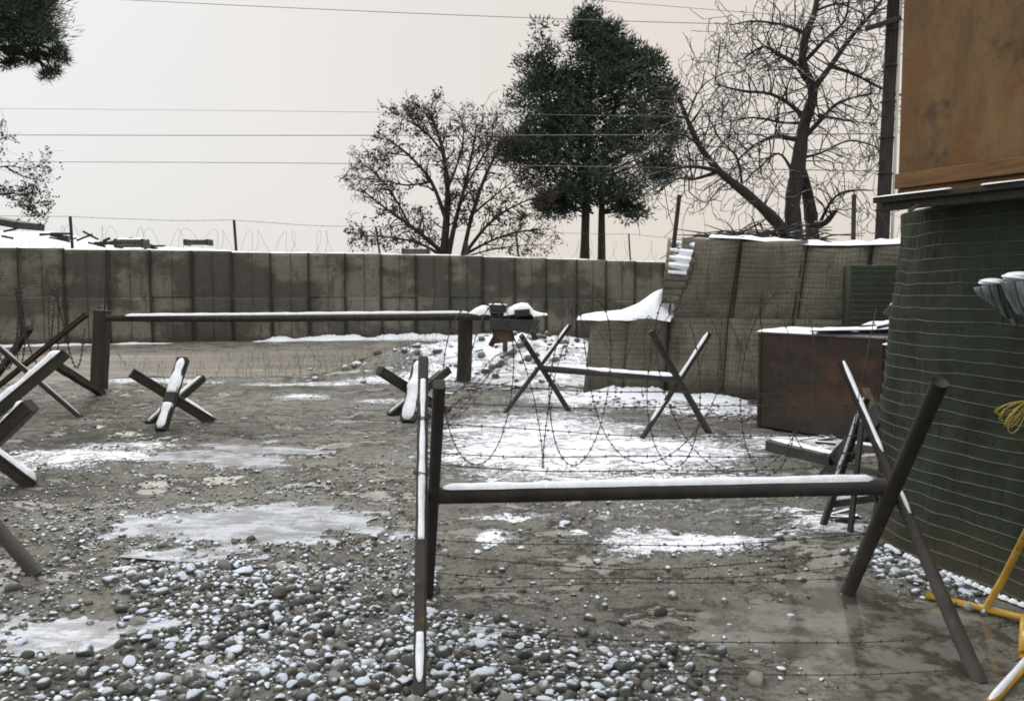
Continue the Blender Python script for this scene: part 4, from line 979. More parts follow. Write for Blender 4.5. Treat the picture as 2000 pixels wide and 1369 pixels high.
# ground debris between bin and trestle
# ------------------------------------------------------------------ wrecked trestle
TR = thing('broken_trestle', 'collapsed dark wooden trestle with a snowy plank beside the green bastion', 'trestle', tuple(gp(1640, 1000)))
def bar(name, a, b, w_, h_, mat, snow=0, roll=0, gaps=.0, th=.02):
    mb = MB(); mb.beam(a, b, w_, h_, roll=roll, jit=.002); o = mb.build(name, mat, TR)
    if snow: sm = MB(); sm.snow(a, b, w_ * snow, th, h_ / 2, gaps=gaps); sm.build('plank_snow', SNOW, o, smooth=True)
bar('plank', at(1508, 868, 7.75), at(1632, 898, 7.2), .17, .10, DARKWOOD, .8)
bar('plank', hz_(gp(1600, 952)), at(1722, 800, 6.6), .05, .15, DARKWOOD)
bar('plank', at(1632, 900, 7.15), at(1715, 812, 6.9), .06, .13, DARKWOOD)
bar('leg', hz_(gp(1607, 1026)), at(1692, 778, 6.3), .035, .045, DARKWOOD, .5, gaps=.4)
bar('leg', hz_(gp(1660, 1042)), at(1688, 790, 6.2), .035, .045, DARKWOOD, .4, gaps=.45)
bar('brace', at(1640, 905, 6.7), at(1718, 925, 6.1), .03, .05, DARKWOOD)
bar('brace', at(1618, 985, 6.3), at(1712, 972, 6.0), .03, .05, DARKWOOD, .9)
bar('brace', at(1655, 870, 6.9), at(1722, 880, 6.3), .03, .05, DARKWOOD, .9, gaps=.4)
bar('split_board', at(1690, 758, 6.9), at(1712, 812, 6.7), .055, .015, TANWOOD)
bar('leg', at(1726, 770, 6.6), hz_(gp(1722, 1000)), .04, .05, DARKWOOD)
DM = MB(); rr = random.Random(8)
for (cx, cy, n_, sx_, sy_) in ((1600, 855, 7, 55, 7), (1650, 1020, 5, 35, 14), (940, 760, 10, 70, 8), (1000, 745, 7, 60, 10)):
    for _ in range(n_):
        g = gp(cx + rr.gauss(0, sx_ * .6), cy + rr.gauss(0, sy_ * .6)); a = rr.uniform(-.6, .6); l_ = rr.uniform(.04, .13); z = gh(g.x, g.y) + .02
        DM.beam((g.x - l_ * math.cos(a), g.y - l_ * math.sin(a), z), (g.x + l_ * math.cos(a), g.y + l_ * math.sin(a), z + rr.uniform(-.01, .04)), rr.uniform(.02, .06), rr.uniform(.01, .03), jit=.003)
DEB = simple('snowy_scrap', (.03, .025, .02), (.07, .055, .04), 9, .85, .003, 30, snow=(.6, .8, .8, 6))
o = DM.build('wood_scraps', DEB, ground); setp(o, kind='stuff')

# ------------------------------------------------------------------ things on and behind the far wall
def wall_depth(px):
    k_ = (px - 1000) / F; return (26.4 + .366 * 10.7) / (1 - .366 * k_)
GP_ = 'thin leaning posts along the top of the far wall'
posts = [(142, 487, 137, 423, .035, 'thin post above the far wall at the left, nearest the snowy roof'), (462, 491, 457, 430, .035, 'thin straight post on the far wall right of the two crates'), (743, 497, 734, 443, .03, 'thin leaning post on the far wall left of the leafy tree'),
         (1014, 506, 1007, 450, .035, 'thin post on the far wall under the right branches of the leafy tree'), (1232, 511, 1228, 457, .025, 'thin post on the far wall right of the pine trunks')]
ptops = []
for (x0, y0, x1, y1, r, lab) in posts:
    Yd = wall_depth(x0) + .5; a = at(x0, y0, Yd); b = at(x1, y1, Yd); mb = MB(); mb.beam(a - Vector((0, 0, .15)), b, r * 2.1, r * 1.6, bev=.1); o = mb.build('fence_post', STEEL, origin=a); setp(o, lab, 'post', GP_); ptops.append(b)
mb = MB(); seq = [ptops[0] - Vector((6, 2, -.05))] + ptops + [ptops[-1] + Vector((3, 1, -.1))]
for a, b in zip(seq[:-1], seq[1:]): barbed(mb, sagline(a, b, .05, 12, .01), .006, .5, .03)
o = mb.build('barbed_strand', WIRE, origin=ptops[0]); setp(o, 'single barbed strand along the thin posts on the far wall', 'barbed wire')
concertina(at(-60, 462, 25.2), at(735, 478, 29.0), .38, 22, seed=21, tilt=.9, squash=.6, label='faint wire coil on top of the far wall left of the leafy tree', r=.0042, barbs=False)
concertina(at(1040, 488, 30.5), at(1290, 492, 32), .38, 7, seed=22, tilt=.9, squash=.6, label='faint wire coil on top of the far wall right of the pine trunks', r=.0042, barbs=False)
concertina(at(1325, 440, 14.4), at(1760, 440, 13.2), .36, 8, seed=23, tilt=1.0, squash=.6, label='wire coil on the snowy top of the nearer slumped wall', r=.0035, barbs=False)
for (x0, y0, x1, y1, Yd, r, lab) in ((1313, 470, 1327, 381, 13.9, .032, 'dark leaning stake at the torn end of the nearer wall'), (1667, 478, 1668, 380, 13.9, .03, 'dark upright stake on the nearer wall between the bare tree and the utility pole')):
    a = at(x0, y0, Yd); b = at(x1, y1, Yd); mb = MB(); mb.beam(a - Vector((0, 0, .3)), b, r * 1.9, r * 1.9); o = mb.build('stake', STEEL, origin=a); setp(o, lab, 'stake')
# crates and boxes above the far wall
CR = simple('crate_board', (.04, .04, .03), (.10, .095, .07), 6, .8, .003)
def crate(x0, y0, x1, y1, lab, slats, Ydp, snowy):
    a = at(x0, y1, Ydp); b = at(x1, y0, Ydp); t = thing('crate', lab, 'crate', (a.x, a.y, a.z)); h_ = b.z - a.z
    for k in range(slats):
        mb = MB(); z = a.z + h_ * (k + .5) / slats; mb.box(a.x, a.y, z - h_ / slats * .40, b.x, a.y + .5, z + h_ / slats * .40); mb.build('slat', CR, t)
    for q in (a.x + .02, b.x - .06): mb = MB(); mb.box(q, a.y - .02, a.z - .02, q + .05, a.y + .48, b.z + .01); mb.build('corner_post', DARKWOOD, t)
    if snowy: sm = MB(); sm.snow(Vector((a.x, a.y + .25, b.z)), Vector((b.x, a.y + .25, b.z)), .5, .04, 0); sm.build('snow_cap', SNOW, t, smooth=True)
crate(222, 467, 279, 483, 'larger slatted crate with snow on it above the far wall', 2, wall_depth(250) + .3, True)
crate(358, 468, 406, 478, 'smaller slatted crate above the far wall without snow', 2, wall_depth(380) + .3, False)
crate(784, 485, 838, 498, 'pale box behind the far wall at the foot of the leafy tree', 1, wall_depth(810) + .4, False)
mb = MB(); Yd = wall_depth(910) + .5; mb.beam(at(911, 500, Yd) - Vector((0, 0, .2)), at(911, 470, Yd), .13, .12, jit=.01); o = mb.build('stump_post', WOODPOST, origin=at(911, 500, Yd)); setp(o, 'short thick post stub behind the far wall right of the leafy tree trunk', 'post')
# snowy heap of roof wreckage behind the wall on the left
RH = thing('snowy_roof', 'snow-covered collapsed roof rising behind the far wall at the left edge', 'roof', tuple(at(60, 600, 31)))
mb = MB(); vs = []; nI, nJ = 60, 14
for i_ in range(nI + 1):
    for j in range(nJ + 1):
        u = i_ / nI; t = j / nJ; px = -150 + 640 * u; ty = float(np.interp(px, [-150, 0, 60, 110, 200, 300, 420, 490], [425, 450, 450, 455, 473, 480, 487, 492])); q = at(px, ty, 31); base = 1.6
        z = base + (q.z - base) * t; z += .12 * (float(fbm(np.array(u * 20), np.array(t * 4), 111)) - .5) * (1 if 0 < j else 0); vs.append((q.x, 28.8 + 3.0 * t, z))
mb.add(vs, [(a * (nJ + 1) + b, (a + 1) * (nJ + 1) + b, (a + 1) * (nJ + 1) + b + 1, a * (nJ + 1) + b + 1) for a in range(nI) for b in range(nJ)]); o = mb.build('snow_slope', SNOW, RH, smooth=True); s_ = o.modifiers.new('s', 'SOLIDIFY'); s_.thickness = .2
mb = MB(); mb.beam(at(-80, 418, 29.5), at(62, 443, 29), 1.2, .22); mb.build('eave', DARKWOOD, RH)
rr = random.Random(3)
for k in range(26):
    px = rr.uniform(0, 330); ty = float(np.interp(px, [0, 60, 110, 200, 330], [455, 455, 460, 473, 482])) + rr.uniform(-3, 8); Yd = 28.7; a = at(px, ty, Yd); mb = MB()
    mb.beam(a, a + Vector((rr.uniform(.2, .7), 0, rr.uniform(-.14, .14))), rr.uniform(.05, .12), rr.uniform(.04, .08), jit=.01); mb.build('plank', DARKWOOD, RH)
for (a, b) in (((162, 452, 29), (192, 468, 29)), ((150, 470, 29), (180, 458, 29))): mb = MB(); mb.beam(at(*a), at(*b), .06, .06); mb.build('plank', DARKWOOD, RH)

# ------------------------------------------------------------------ utility pole and cables
UY = 17.5; pbse = at(1722, 480, UY); ptop = at(1748, -60, UY)
UP = thing('utility_pole', 'tall dark utility pole with a short crossarm beside the plywood hut', 'utility pole', (pbse.x - .05, UY, 0))
mb = MB(); mb.tube([(pbse.x - .05, UY, -.1), pbse, at(1735, 210, UY), ptop], [.145, .135, .12, .11], 14); mb.build('pole', BARK, UP, smooth=True)
mb = MB(); mb.tube([(pbse.x + .12, UY - .05, 0), at(1742, 480, UY - .1), at(1756, 100, UY - .1), at(1762, -60, UY - .1)], .03, 8); mb.build('conduit', CONDUIT, UP, smooth=True)
mb = MB(); mb.beam(at(1692, 57, UY - .15), at(1758, 36, UY - .1), .09, .09); mb.build('crossarm', WOODPOST, UP)
for (px, py) in ((1697, 45), (1715, 38)): mb = MB(); mb.tube([at(px, py + 8, UY - .15), at(px, py + 3, UY - .15), at(px, py, UY - .15), at(px, py - 5, UY - .15)], [.02, .045, .03, .04], 8); mb.build('insulator', SHEET, UP, smooth=True)
mb = MB()
for py in range(60, 460, 70): c_ = at(1722 + (480 - py) * .048, py, UY); mb.tube([c_ + Vector((.15 * math.cos(t), .15 * math.sin(t), .0)) for t in np.linspace(0, 6.28, 13)], .012, 4)
mb.build('strap', STEEL, UP)
CBL = simple('cable', (.10, .10, .10), (.16, .16, .16), 3, .6, 0)
cabs = [((-500, -40, 26), (700, 22, 22), (1692, 52, UY - .15), .008, 'uppermost power cable sloping down to the crossarm'),
        ((-400, 210, 34), (500, 217, 30), (1735, 235, UY), .006, 'faint power cable above the two dark ones'),
        ((-400, 262, 30), (450, 265, 27), (1735, 262, UY), .011, 'darker middle power cable across the sky'),
        ((-400, 318, 30), (450, 318, 27), (1733, 335, UY), .009, 'lowest power cable just above the leafy tree'),
        ((500, -60, 24), (1250, 8, 20), (1705, 40, UY - .15), .006, 'short power cable in the upper right corner of the sky')]
for (a, b, c_, r, lab) in cabs:
    A_, B_, C_ = at(*a), at(*b), at(*c_); pts = []
    for k in range(41):
        t = k / 40; tm = .5; pts.append((1 - t) * (1 - 2 * t) * A_ + 4 * t * (1 - t) * B_ + t * (2 * t - 1) * C_)
    mb = MB(); mb.tube(pts, r, 5); o = mb.build('power_cable', CBL, origin=C_); setp(o, lab, 'cable', 'power cables across the sky')

# ------------------------------------------------------------------ trees
def grow(mb, p, d, r, ln, depth, rnd, curl=.35, up=.15, minr=.006, split=2.6, leafpts=None, sh=.72, maxd=4, wander=.25):
    n = max(3, int(ln / .22)); n = min(n, 9); pts = [p]; rad = [r]; q = p.copy(); dd = d.normalized(); seg = ln / n
    for k in range(n):
        dd = (dd + Vector((rnd.gauss(0, wander), rnd.gauss(0, wander), rnd.gauss(0, wander) + up)) * .55).normalized(); q = q + dd * seg
        pts.append(q.copy()); rad.append(max(minr * .7, r * (1 - .55 * (k + 1) / n)))
        if depth < maxd and k >= 1 and rnd.random() < split / n * 1.3:
            side = Vector((rnd.gauss(0, 1), rnd.gauss(0, 1) * .8, rnd.gauss(0, 1) * .8 + .2)); side = (side - side.dot(dd) * dd)
            if side.length > .01:
                nd = (dd * .7 + side.normalized() * .85).normalized(); grow(mb, q.copy(), nd, max(minr, rad[-1] * .62), ln * sh * rnd.uniform(.6, 1.1), depth + 1, rnd, curl, up, minr, split, leafpts, sh, maxd, wander)
    mb.tube(pts, rad, 5 if r > .04 else (4 if r > .02 else 3), cap=False)
    if leafpts is not None and depth >= maxd - 1: leafpts += pts[1:]
def limb(mb, pxs, Y0, r0, r1, rnd, yj=.25, n=9):
    raw = [at(px, py, Y0 + (y_[0] if y_ else 0)) for (px, py, *y_) in pxs]
    P = []
    for i_ in range(len(raw) - 1):
        a, b, c_, d_ = raw[max(0, i_ - 1)], raw[i_], raw[i_ + 1], raw[min(len(raw) - 1, i_ + 2)]
        for k in range(4):
            t = k / 4; P.append(.5 * ((2 * b) + (c_ - a) * t + (2 * a - 5 * b + 4 * c_ - d_) * t * t + (3 * b - a - 3 * c_ + d_) * t ** 3))
    P.append(raw[-1]); m_ = len(P); rad = [r0 + (r1 - r0) * (k / (m_ - 1)) ** .8 for k in range(m_)]
    rad = [q * rnd.uniform(.9, 1.1) for q in rad]
    mb.tube(P, rad, 8 if r0 > .08 else 6, cap=True); return P, rad

# bare tree
rnd = random.Random(77); BY = 18.5
BT = thing('bare_tree', 'gnarled leafless tree behind the nearer wall beside the utility pole', 'tree', (at(1560, 480, BY).x, BY, 0))
tk = MB(); cw = MB()
limb(tk, [(1565, 700), (1553, 480), (1548, 400), (1556, 345)], BY, .21, .15, rnd)
limb(tk, [(1600, 700, .3), (1588, 480, .3), (1584, 425, .3), (1575, 370, .3), (1560, 325, .1)], BY, .17, .12, rnd)
tk.build('trunk', BARKS, BT, smooth=True)
LB_ = [([(1556, 350), (1562, 300), (1572, 240), (1588, 180), (1568, 125), (1574, 70), (1592, 20), (1600, -40)], .14, .035),
       ([(1590, 560, -.2), (1545, 470, -.2), (1503, 420, -.3), (1450, 372, -.4), (1405, 335, -.5), (1366, 285, -.6), (1342, 232, -.7), (1325, 190, -.8)], .13, .025),
       ([(1405, 335, -.5), (1360, 326, -.8), (1315, 330, -1), (1262, 345, -1.2)], .045, .012), ([(1405, 335, -.5), (1355, 350, -.2), (1320, 350, .1), (1280, 380, .4)], .04, .012),
       ([(1575, 240), (1548, 208, .2), (1505, 184, .3), (1452, 178, .4), (1395, 165, .5)], .055, .012), ([(1575, 155), (1552, 125, -.2), (1520, 106, -.3), (1490, 92, -.4), (1448, 118, -.6)], .06, .014),
       ([(1588, 175), (1622, 130, .1), (1660, 76, .2), (1700, 30, .3), (1730, -10, .3)], .06, .02), ([(1622, 130, .1), (1668, 145, .2), (1720, 172, .3), (1760, 185, .4)], .04, .012),
       ([(1552, 272), (1512, 268, -.2), (1472, 285, -.3), (1432, 322, -.5)], .05, .012), ([(1562, 278), (1603, 235, -.3), (1640, 200, -.5), (1705, 182, -.7)], .05, .014),
       ([(1592, 460, .3), (1618, 402, .1), (1650, 374, 0), (1705, 372, -.1)], .035, .010), ([(1600, 225), (1650, 235, .3), (1712, 243, .5)], .03, .010),
       ([(1574, 70), (1540, 52, .1), (1475, 42, .2), (1425, 50, .3)], .04, .010), ([(1592, 22), (1640, 8, .1), (1690, 30, .1)], .03, .010), ([(1545, 330), (1520, 300, .2), (1480, 330, .3), (1440, 370, .5)], .03, .008),
       ([(1588, 440, .2), (1612, 435, .1), (1635, 408, 0)], .08, .03), ([(1556, 310), (1600, 300, .4), (1660, 275, .6), (1720, 290, .7)], .035, .01), ([(1342, 232, -.7), (1370, 170, -.5), (1420, 140, -.3)], .02, .008),
       ([(1366, 285, -.6), (1330, 262, -.9), (1290, 270, -1.2)], .022, .008), ([(1450, 372, -.4), (1440, 310, -.2), (1405, 270, 0), (1380, 220, .2)], .03, .008), ([(1568, 125), (1610, 80, -.3), (1650, 40, -.5), (1660, -20, -.5)], .04, .012), ([(1575, 240), (1530, 240, .5), (1470, 230, .7), (1420, 240, .8)], .035, .01)]
for (pl, r0, r1) in LB_:
    P, rad = limb(cw, pl, BY, r0 * 1.2, r1 * 1.3, rnd)
    for k in range(3, len(P)):
        for _ in range(2 if r0 > .1 else 3):
            if proj(*P[k])[1] > 430 or rnd.random() < .3: continue
            dd = (P[k] - P[k - 1]).normalized(); side = Vector((rnd.gauss(0, 1), rnd.gauss(0, .8), rnd.gauss(0, 1))); side = (side - side.dot(dd) * dd).normalized()
            grow(cw, P[k].copy(), dd * .35 + side, min(.02, rad[k] * .6), rnd.uniform(.4, .85), 2, rnd, up=.05, minr=.0085, split=2.3, maxd=4, wander=.42)
cw.build('crown', BARKS, BT, smooth=True); print('bare tree faces', len(cw.f))
BR = MB(); rnd = random.Random(5)
for _ in range(120):
    px = rnd.gauss(1500, 42); py = 476 - abs(rnd.gauss(0, 9)); a = at(px, py, BY - 2.2 + rnd.uniform(-.5, .5)); dd = Vector((rnd.gauss(0, 1), rnd.gauss(0, .5), rnd.uniform(-.15, .3))).normalized()
    BR.tube([a, a + dd * rnd.uniform(.3, .6) + Vector((0, 0, rnd.uniform(0, .1))), a + dd * rnd.uniform(.7, 1.0)], [rnd.uniform(.01, .025), .012, .006], 4, cap=False)
o = BR.build('brush_pile', BARKS, origin=at(1500, 490, BY - 2.2)); setp(o, 'heap of cut branches dusted with snow left of the bare tree trunk', 'brush pile')

# leafy brown tree
rnd = random.Random(31); TY = 38.0
LT = thing('brown_leafed_tree', 'spreading tree with sparse dry brown leaves behind the far wall', 'tree', (at(868, 500, TY).x, TY, 0)); tk = MB(); cw = MB(); lp = []
limb(tk, [(872, 640), (870, 560), (866, 490)], TY, .34, .26, rnd); tk.build('trunk', BARK, LT, smooth=True)
LL = [([(866, 500), (872, 430), (874, 370), (866, 300), (850, 245), (838, 222)], .20, .03), ([(866, 495), (835, 468, -.5), (800, 440, -.8), (757, 410, -1), (705, 370, -1.2)], .14, .03), ([(872, 430), (842, 355, .6), (800, 305, .8), (752, 268, 1)], .11, .03),
      ([(875, 500), (890, 430, -.5), (906, 370, -.8), (922, 300, -.9), (930, 248, -1)], .13, .03), ([(900, 520, .5), (922, 420, .6), (950, 340, .8), (978, 285, 1), (990, 270, 1)], .12, .03), ([(905, 500), (952, 440, -.8), (1000, 405, -1), (1048, 385, -1.2)], .09, .02),
      ([(895, 505), (960, 470, .5), (1020, 452, .8), (1075, 448, 1)], .08, .02), ([(860, 498), (820, 476, .7), (765, 464, 1), (712, 462, 1.3)], .08, .02), ([(842, 355, .6), (795, 362, .3), (745, 352, 0), (702, 348, -.3)], .06, .02),
      ([(866, 300), (835, 262, .4), (800, 238, .6), (785, 225, .8)], .06, .02), ([(906, 370, -.8), (935, 320, -1.4), (960, 270, -1.8), (960, 245, -2)], .06, .02), ([(874, 370), (900, 300, .9), (905, 250, 1.2), (895, 225, 1.4)], .07, .02),
      ([(800, 440, -.8), (770, 385, -.9), (735, 340, -1), (715, 325, -1)], .06, .02), ([(922, 420, .6), (975, 375, .9), (1010, 350, 1.2)], .06, .02), ([(900, 505), (950, 490, 0), (1010, 480, 0), (1065, 478, 0)], .05, .015)]
for (pl, r0, r1) in LL:
    P, rad = limb(cw, pl, TY, r0, r1, rnd)
    for k in range(3, len(P)):
        for _ in range(4):
            if rnd.random() < .25: continue
            dd = (P[k] - P[k - 1]).normalized(); side = Vector((rnd.gauss(0, 1), rnd.gauss(0, 1), rnd.gauss(0, .8))); side = (side - side.dot(dd) * dd).normalized()
            grow(cw, P[k].copy(), dd * .8 + side, min(.035, rad[k] * .6), rnd.uniform(.45, .85), 2, rnd, up=.04, minr=.012, split=2.6, maxd=4, leafpts=lp, wander=.35, sh=.65)
cw.build('crown', BARK, LT, smooth=True); print('leafy faces', len(cw.f), len(lp))
lf = MB(); rnd.shuffle(lp)
for q in lp[:9000]:
    px, py = proj(*q); den = .10 + .42 * (float(fbm(np.array(q.x * .9), np.array(q.z * .9), 121, 2)) > .52)
    if rnd.random() > den: continue
    for _ in range(3):
        c_ = q + Vector((rnd.gauss(0, .1), rnd.gauss(0, .1), rnd.gauss(0, .08) - .05)); a = Vector((rnd.gauss(0, 1), rnd.gauss(0, 1), rnd.gauss(0, 1))).normalized() * rnd.uniform(.05, .085); b = a.cross(Vector((rnd.gauss(0, 1), rnd.gauss(0, 1), rnd.gauss(0, 1))).normalized())
        lf.add([c_ - a, c_ + b * .6, c_ + a, c_ - b * .6], [(0, 1, 2, 3)], a=rnd.uniform(.01, 1))
o = lf.build('leaves', DRYLEAF, LT); setp(o, kind='stuff')

# pine with two trunks
rnd = random.Random(99); PY = 41.0
PT = thing('twin_pine', 'tall dark green pine with two bare trunks rising behind the far wall', 'tree', (at(1160, 500, PY).x, PY, 0))
def tuft(mb, c_, R_, n, rnd, ln=.24, wd=.075):
    tone = rnd.uniform(.02, .8)
    for _ in range(n):
        q = Vector((rnd.gauss(0, 1), rnd.gauss(0, 1), rnd.gauss(0, .75))) * R_ * .5; dd = (q * 1.3 / max(q.length, .01) + Vector((0, 0, .6)) + Vector((rnd.gauss(0, .5), rnd.gauss(0, .5), rnd.gauss(0, .5)))).normalized() * ln * rnd.uniform(.6, 1.3)
        s_ = dd.cross(Vector((rnd.gauss(0, 1), rnd.gauss(0, 1), rnd.gauss(0, 1)))).normalized() * wd; p_ = c_ + q; mb.add([p_ - s_ * .5, p_ + s_ * .5, p_ + dd], [(0, 1, 2)], a=min(1, max(.01, tone + rnd.gauss(0, .12))))
for (pl, r0, r1) in (([(1140, 640), (1142, 500), (1145, 380), (1150, 250), (1158, 120), (1162, 30)], .29, .04), ([(1174, 640), (1175, 500), (1176, 380), (1185, 280), (1205, 200), (1225, 130)], .24, .05)):
    tk = MB(); limb(tk, pl, PY, r0, r1, rnd); tk.build('trunk', BARK, PT, smooth=True)
left_ = ([15, 45, 80, 120, 170, 220, 260, 300, 345, 375, 392], [1142, 1132, 1120, 1102, 1078, 1030, 1005, 985, 1000, 1055, 1110], [1178, 1200, 1236, 1298, 1322, 1332, 1322, 1328, 1312, 1285, 1240])
lsp = ([45, 80, 120, 170, 200, 250, 300], [1050, 1035, 1018, 1004, 992, 1000, 985], [1066, 1084, 1096, 1125, 1150, 1160, 1160])
nd = MB(); br = MB(); cl = []
def taken(px, py, prob):
    n_ = float(fbm(np.array(px / 22. + py / 60.), np.array((py + abs(px - 1160) * .35) / 11.), 131, 3)); return rnd.random() < prob * (1.0 if n_ > .45 else (.45 if n_ > .40 else .05))
for (tab, cnt, xo) in ((left_, 2300, 1165), (lsp, 640, 1065)):
    k = 0
    while k < cnt:
        py = rnd.uniform(tab[0][0], tab[0][-1]); l_ = float(np.interp(py, tab[0], tab[1])); r_ = float(np.interp(py, tab[0], tab[2])); px = rnd.uniform(l_ - 15, r_ + 15)
        l_ += 75 * (float(fbm(np.array(py / 17.), np.array(xo * .1), 141, 3)) - .42) + rnd.uniform(-4, 8); r_ -= 75 * (float(fbm(np.array(py / 17.), np.array(xo * .1 + 7), 142, 3)) - .42) + rnd.uniform(-4, 8)
        if not (l_ < px < r_): k += .3; continue
        k += 1; hw = (r_ - l_) / 2; e = 1 - abs(px - (l_ + r_) / 2) / hw
        if not taken(px, py, .55 + .6 * min(1, e * 2)): continue
        dep = PY + rnd.uniform(-1, 1) * min(3.2, hw / 42) * math.sqrt(max(0, 1 - (1 - e) ** 2)); cl.append((px, py, dep, xo))
for (cx, cy, rx, ry, n_) in ((1290, 330, 36, 26, 60), (1305, 250, 28, 30, 50), (1300, 180, 24, 26, 40), (1000, 300, 24, 28, 40), (1088, 402, 34, 22, 70), (1232, 412, 26, 14, 40), (1075, 395, 24, 14, 30)):
    for _ in range(n_):
        a = rnd.uniform(0, 6.28); q = math.sqrt(rnd.random()); cl.append((cx + rx * q * math.cos(a), cy + ry * q * math.sin(a), PY + rnd.uniform(-.6, .6), 0))
for (px, py, dep, xo) in cl:
    c_ = at(px, py, dep); tuft(nd, c_, .40, 26, rnd)
    if xo and rnd.random() < .12:
        rt = at(xo + (px - xo) * .15, py + abs(px - xo) * .35 + 12, PY); br.tube([rt, rt.lerp(c_, .5) - Vector((0, 0, .12)), c_], [.06, .04, .015], 4, cap=False)
br.tube([at(1176, 418, PY), at(1205, 414, PY), at(1232, 412, PY)], [.05, .04, .02], 5); br.tube([at(1145, 410, PY), at(1120, 402, PY), at(1090, 402, PY)], [.06, .04, .02], 5)
br.build('branches', BARKS, PT, smooth=True); o = nd.build('crown', NEEDLE, PT); o['kind'] = 'stuff'; print('pine', len(nd.f))

# pine bough entering at the upper left
rnd = random.Random(55); QY = 8.5
PQ = thing('pine_tree', 'dark pine whose boughs hang into the upper left corner', 'tree', (-7.6, QY, 0))
tk = MB(); tk.tube([(-7.6, QY, -.1), (-7.55, QY, 3), (-7.5, QY, 6.5)], [.22, .19, .1], 10); tk.build('trunk', BARK, PQ, smooth=True)
br = MB(); nd = MB()
for (pl) in ([(-330, 60), (-150, 60), (0, 40), (90, 30)], [(-330, 120), (-120, 100), (10, 95), (75, 88), (120, 108)], [(10, 98), (60, 110), (100, 140)], [(-330, 10), (-120, -20), (40, -20), (120, -10)], [(-120, 110), (-40, 118), (10, 124)], [(-200, 50), (-60, 20), (40, 10), (110, 60)]):
    P, rad = limb(br, pl, QY, .05, .008, rnd)
    for q in P[2:]:
        for _ in range(10):
            c_ = q + Vector((rnd.gauss(0, .13), rnd.gauss(0, .2), rnd.gauss(0, .09))); px, py = proj(*c_)
            if py > 92: continue
            if px > 104: continue
            tuft(nd, c_, .10, 30, rnd, .08, .009)
for _ in range(420):
    px = rnd.uniform(-260, 112); py = rnd.uniform(-60, 88)
    if px > 95 and rnd.random() < .6: continue
    tuft(nd, at(px, py, QY + rnd.uniform(-.5, .6)), .14, 38, rnd, .08, .010)
for (cx, cy, ex, ey) in ((112, 98, 60, 80), (122, 116, 90, 92), (104, 136, 80, 100), (92, 148, 70, 105), (14, 124, -20, 100), (30, 118, 0, 95), (72, 104, 50, 85), (60, 118, 40, 90), (96, 112, 70, 88)):
    br.tube([at(ex, ey, QY), at((cx + ex) / 2, (cy + ey) / 2 + 2, QY), at(cx, cy, QY)], [.012, .009, .005], 4, cap=False)
    for _ in range(7): tuft(nd, at(cx + rnd.gauss(0, 4.5), cy + rnd.gauss(0, 4), QY + rnd.gauss(0, .04)), .05, 40, rnd, .06, .009)
br.build('branches', BARK, PQ, smooth=True); o = nd.build('crown', NEEDLE, PQ); o['kind'] = 'stuff'; print('bough', len(nd.f))
# thin snowy-leaved tree at the left edge
rnd = random.Random(58); VY = 21
VT = thing('young_tree', 'slender tree with bluish leaf clusters reaching in at the left edge', 'tree', (at(-110, 500, VY).x, VY, 0)); tk = MB(); limb(tk, [(-112, 700), (-110, 500), (-100, 350), (-90, 250)], VY, .12, .05, rnd); tk.build('trunk', BARK, VT, smooth=True)
cw = MB(); lp = []; lf = MB()
for pl in ([(-105, 400), (-50, 345), (10, 325), (55, 330), (85, 320)], [(-110, 450), (-60, 395), (0, 380), (40, 395), (60, 410)], [(-100, 340), (-50, 300), (-10, 275), (12, 270)], [(10, 325), (45, 345), (78, 352)], [(0, 380), (30, 378), (58, 385)]):
    P, rad = limb(cw, pl, VY, .03, .007, rnd)
    for k in range(3, len(P)):
        for _ in range(2): grow(cw, P[k].copy(), (P[k] - P[k - 1]).normalized() + Vector((rnd.gauss(0, .6), rnd.gauss(0, .6), rnd.gauss(0, .6))), .007, rnd.uniform(.2, .45), 3, rnd, minr=.004, maxd=4, leafpts=lp)
for q in lp:
    if proj(*q)[1] < 365 and rnd.random() < .85: continue
    for _ in range(3):
        c_ = q + Vector((rnd.gauss(0, .04), rnd.gauss(0, .04), rnd.gauss(0, .04))); a = Vector((rnd.gauss(0, 1), rnd.gauss(0, 1), rnd.gauss(0, 1))).normalized() * .04; b = a.cross(Vector((0, 1, .3)).normalized()); lf.add([c_ - a, c_ + b * .5, c_ + a, c_ - b * .5], [(0, 1, 2, 3)], a=rnd.random())
cw.build('crown', BARKS, VT, smooth=True); o = lf.build('leaves', NEEDLE, VT); setp(o, kind='stuff')

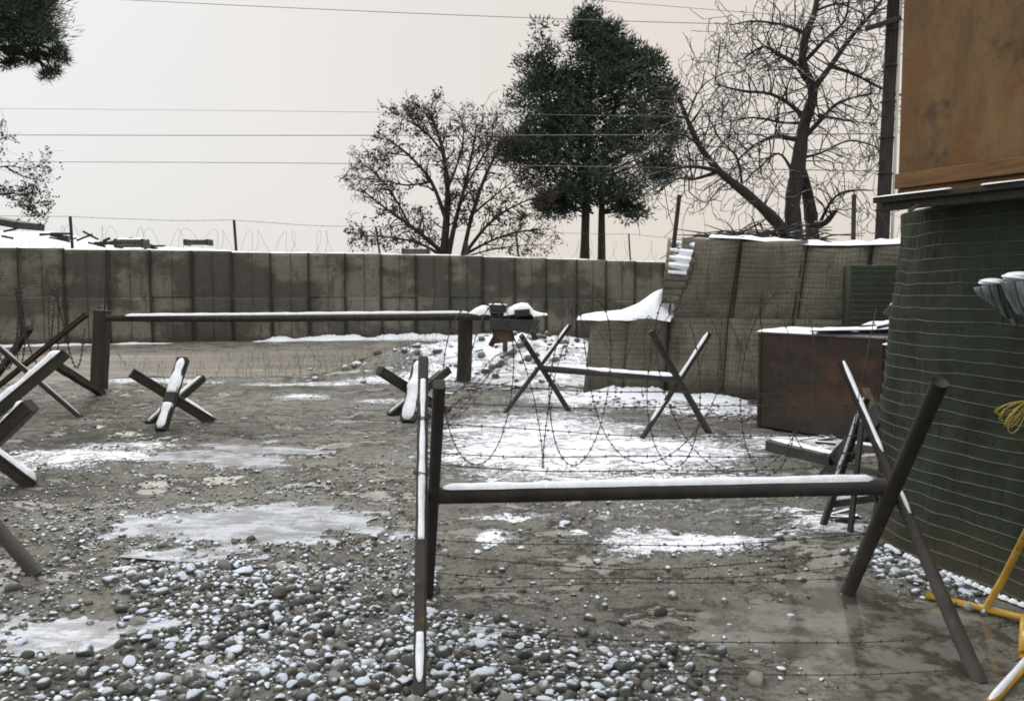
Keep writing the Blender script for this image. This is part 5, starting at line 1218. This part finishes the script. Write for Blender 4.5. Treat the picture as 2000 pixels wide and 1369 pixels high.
# dead weed stems along the near edge of the track
rr = random.Random(71); WD = MB()
for _ in range(230):
    px = rr.uniform(480, 860) if rr.random() < .75 else rr.uniform(230, 480); g = gp(px, rr.uniform(700, 748)); z = gh(g.x, g.y); h_ = rr.uniform(.12, .42); l_ = Vector((rr.gauss(0, .12), rr.gauss(0, .1), 0))
    p_ = Vector((g.x, g.y, z - .01)); WD.tube([p_, p_ + l_ * .3 + Vector((0, 0, h_ * .6)), p_ + l_ + Vector((0, 0, h_))], [.003, .0025, .0015], 3, cap=False)
    if rr.random() < .6: q = p_ + l_ * .3 + Vector((0, 0, h_ * .6)); WD.tube([q, q + Vector((rr.gauss(0, .08), 0, h_ * .25))], [.003, .0015], 3, cap=False)
o = WD.build('dead_weeds', simple('dead_stems', (.06, .045, .03), (.13, .10, .06), 9, .9, 0)); setp(o, 'dry weed stems standing along the near edge of the dirt track', 'weeds', None, 'stuff')
# every separate run of snow, tie and scrap is a piece of its own
def split_loose(o):
    me = o.data; n = len(me.vertices); par = list(range(n))
    def find(a):
        while par[a] != a: par[a] = par[par[a]]; a = par[a]
        return a
    for e in me.edges: par[find(e.vertices[0])] = find(e.vertices[1])
    roots = {}
    for p in me.polygons: roots.setdefault(find(p.vertices[0]), []).append(tuple(p.vertices))
    if len(roots) < 2: return
    sm_ = me.polygons[0].use_smooth; mats = list(me.materials); first = True
    for fs in roots.values():
        ids = sorted({v for f in fs for v in f}); mp = {v: k for k, v in enumerate(ids)}; m2 = bpy.data.meshes.new(me.name)
        m2.from_pydata([tuple(me.vertices[v].co) for v in ids], [], [tuple(mp[v] for v in f) for f in fs])
        for q in mats: m2.materials.append(q)
        m2.polygons.foreach_set('use_smooth', [sm_] * len(m2.polygons))
        if first: o.data = m2; first = False
        else: c2 = o.copy(); c2.data = m2; C.objects.link(c2)
for o in list(C.objects):
    if o.type == 'MESH' and o.name.split('.')[0] in ('leg_snow', 'beam_snow', 'bar_snow', 'pole_snow', 'plank_snow', 'scrap_snow', 'snow_line', 'tie_wire', 'block_snow', 'board_snow', 'folded_sheet', 'strap', 'hanging_sack', 'bracket'): split_loose(o)
    elif o.type == 'MESH' and o.name.split('.')[0] in ('snow_fringe', 'branches', 'wire_mesh', 'wire_hoops', 'upright_wires'): o['kind'] = 'stuff'
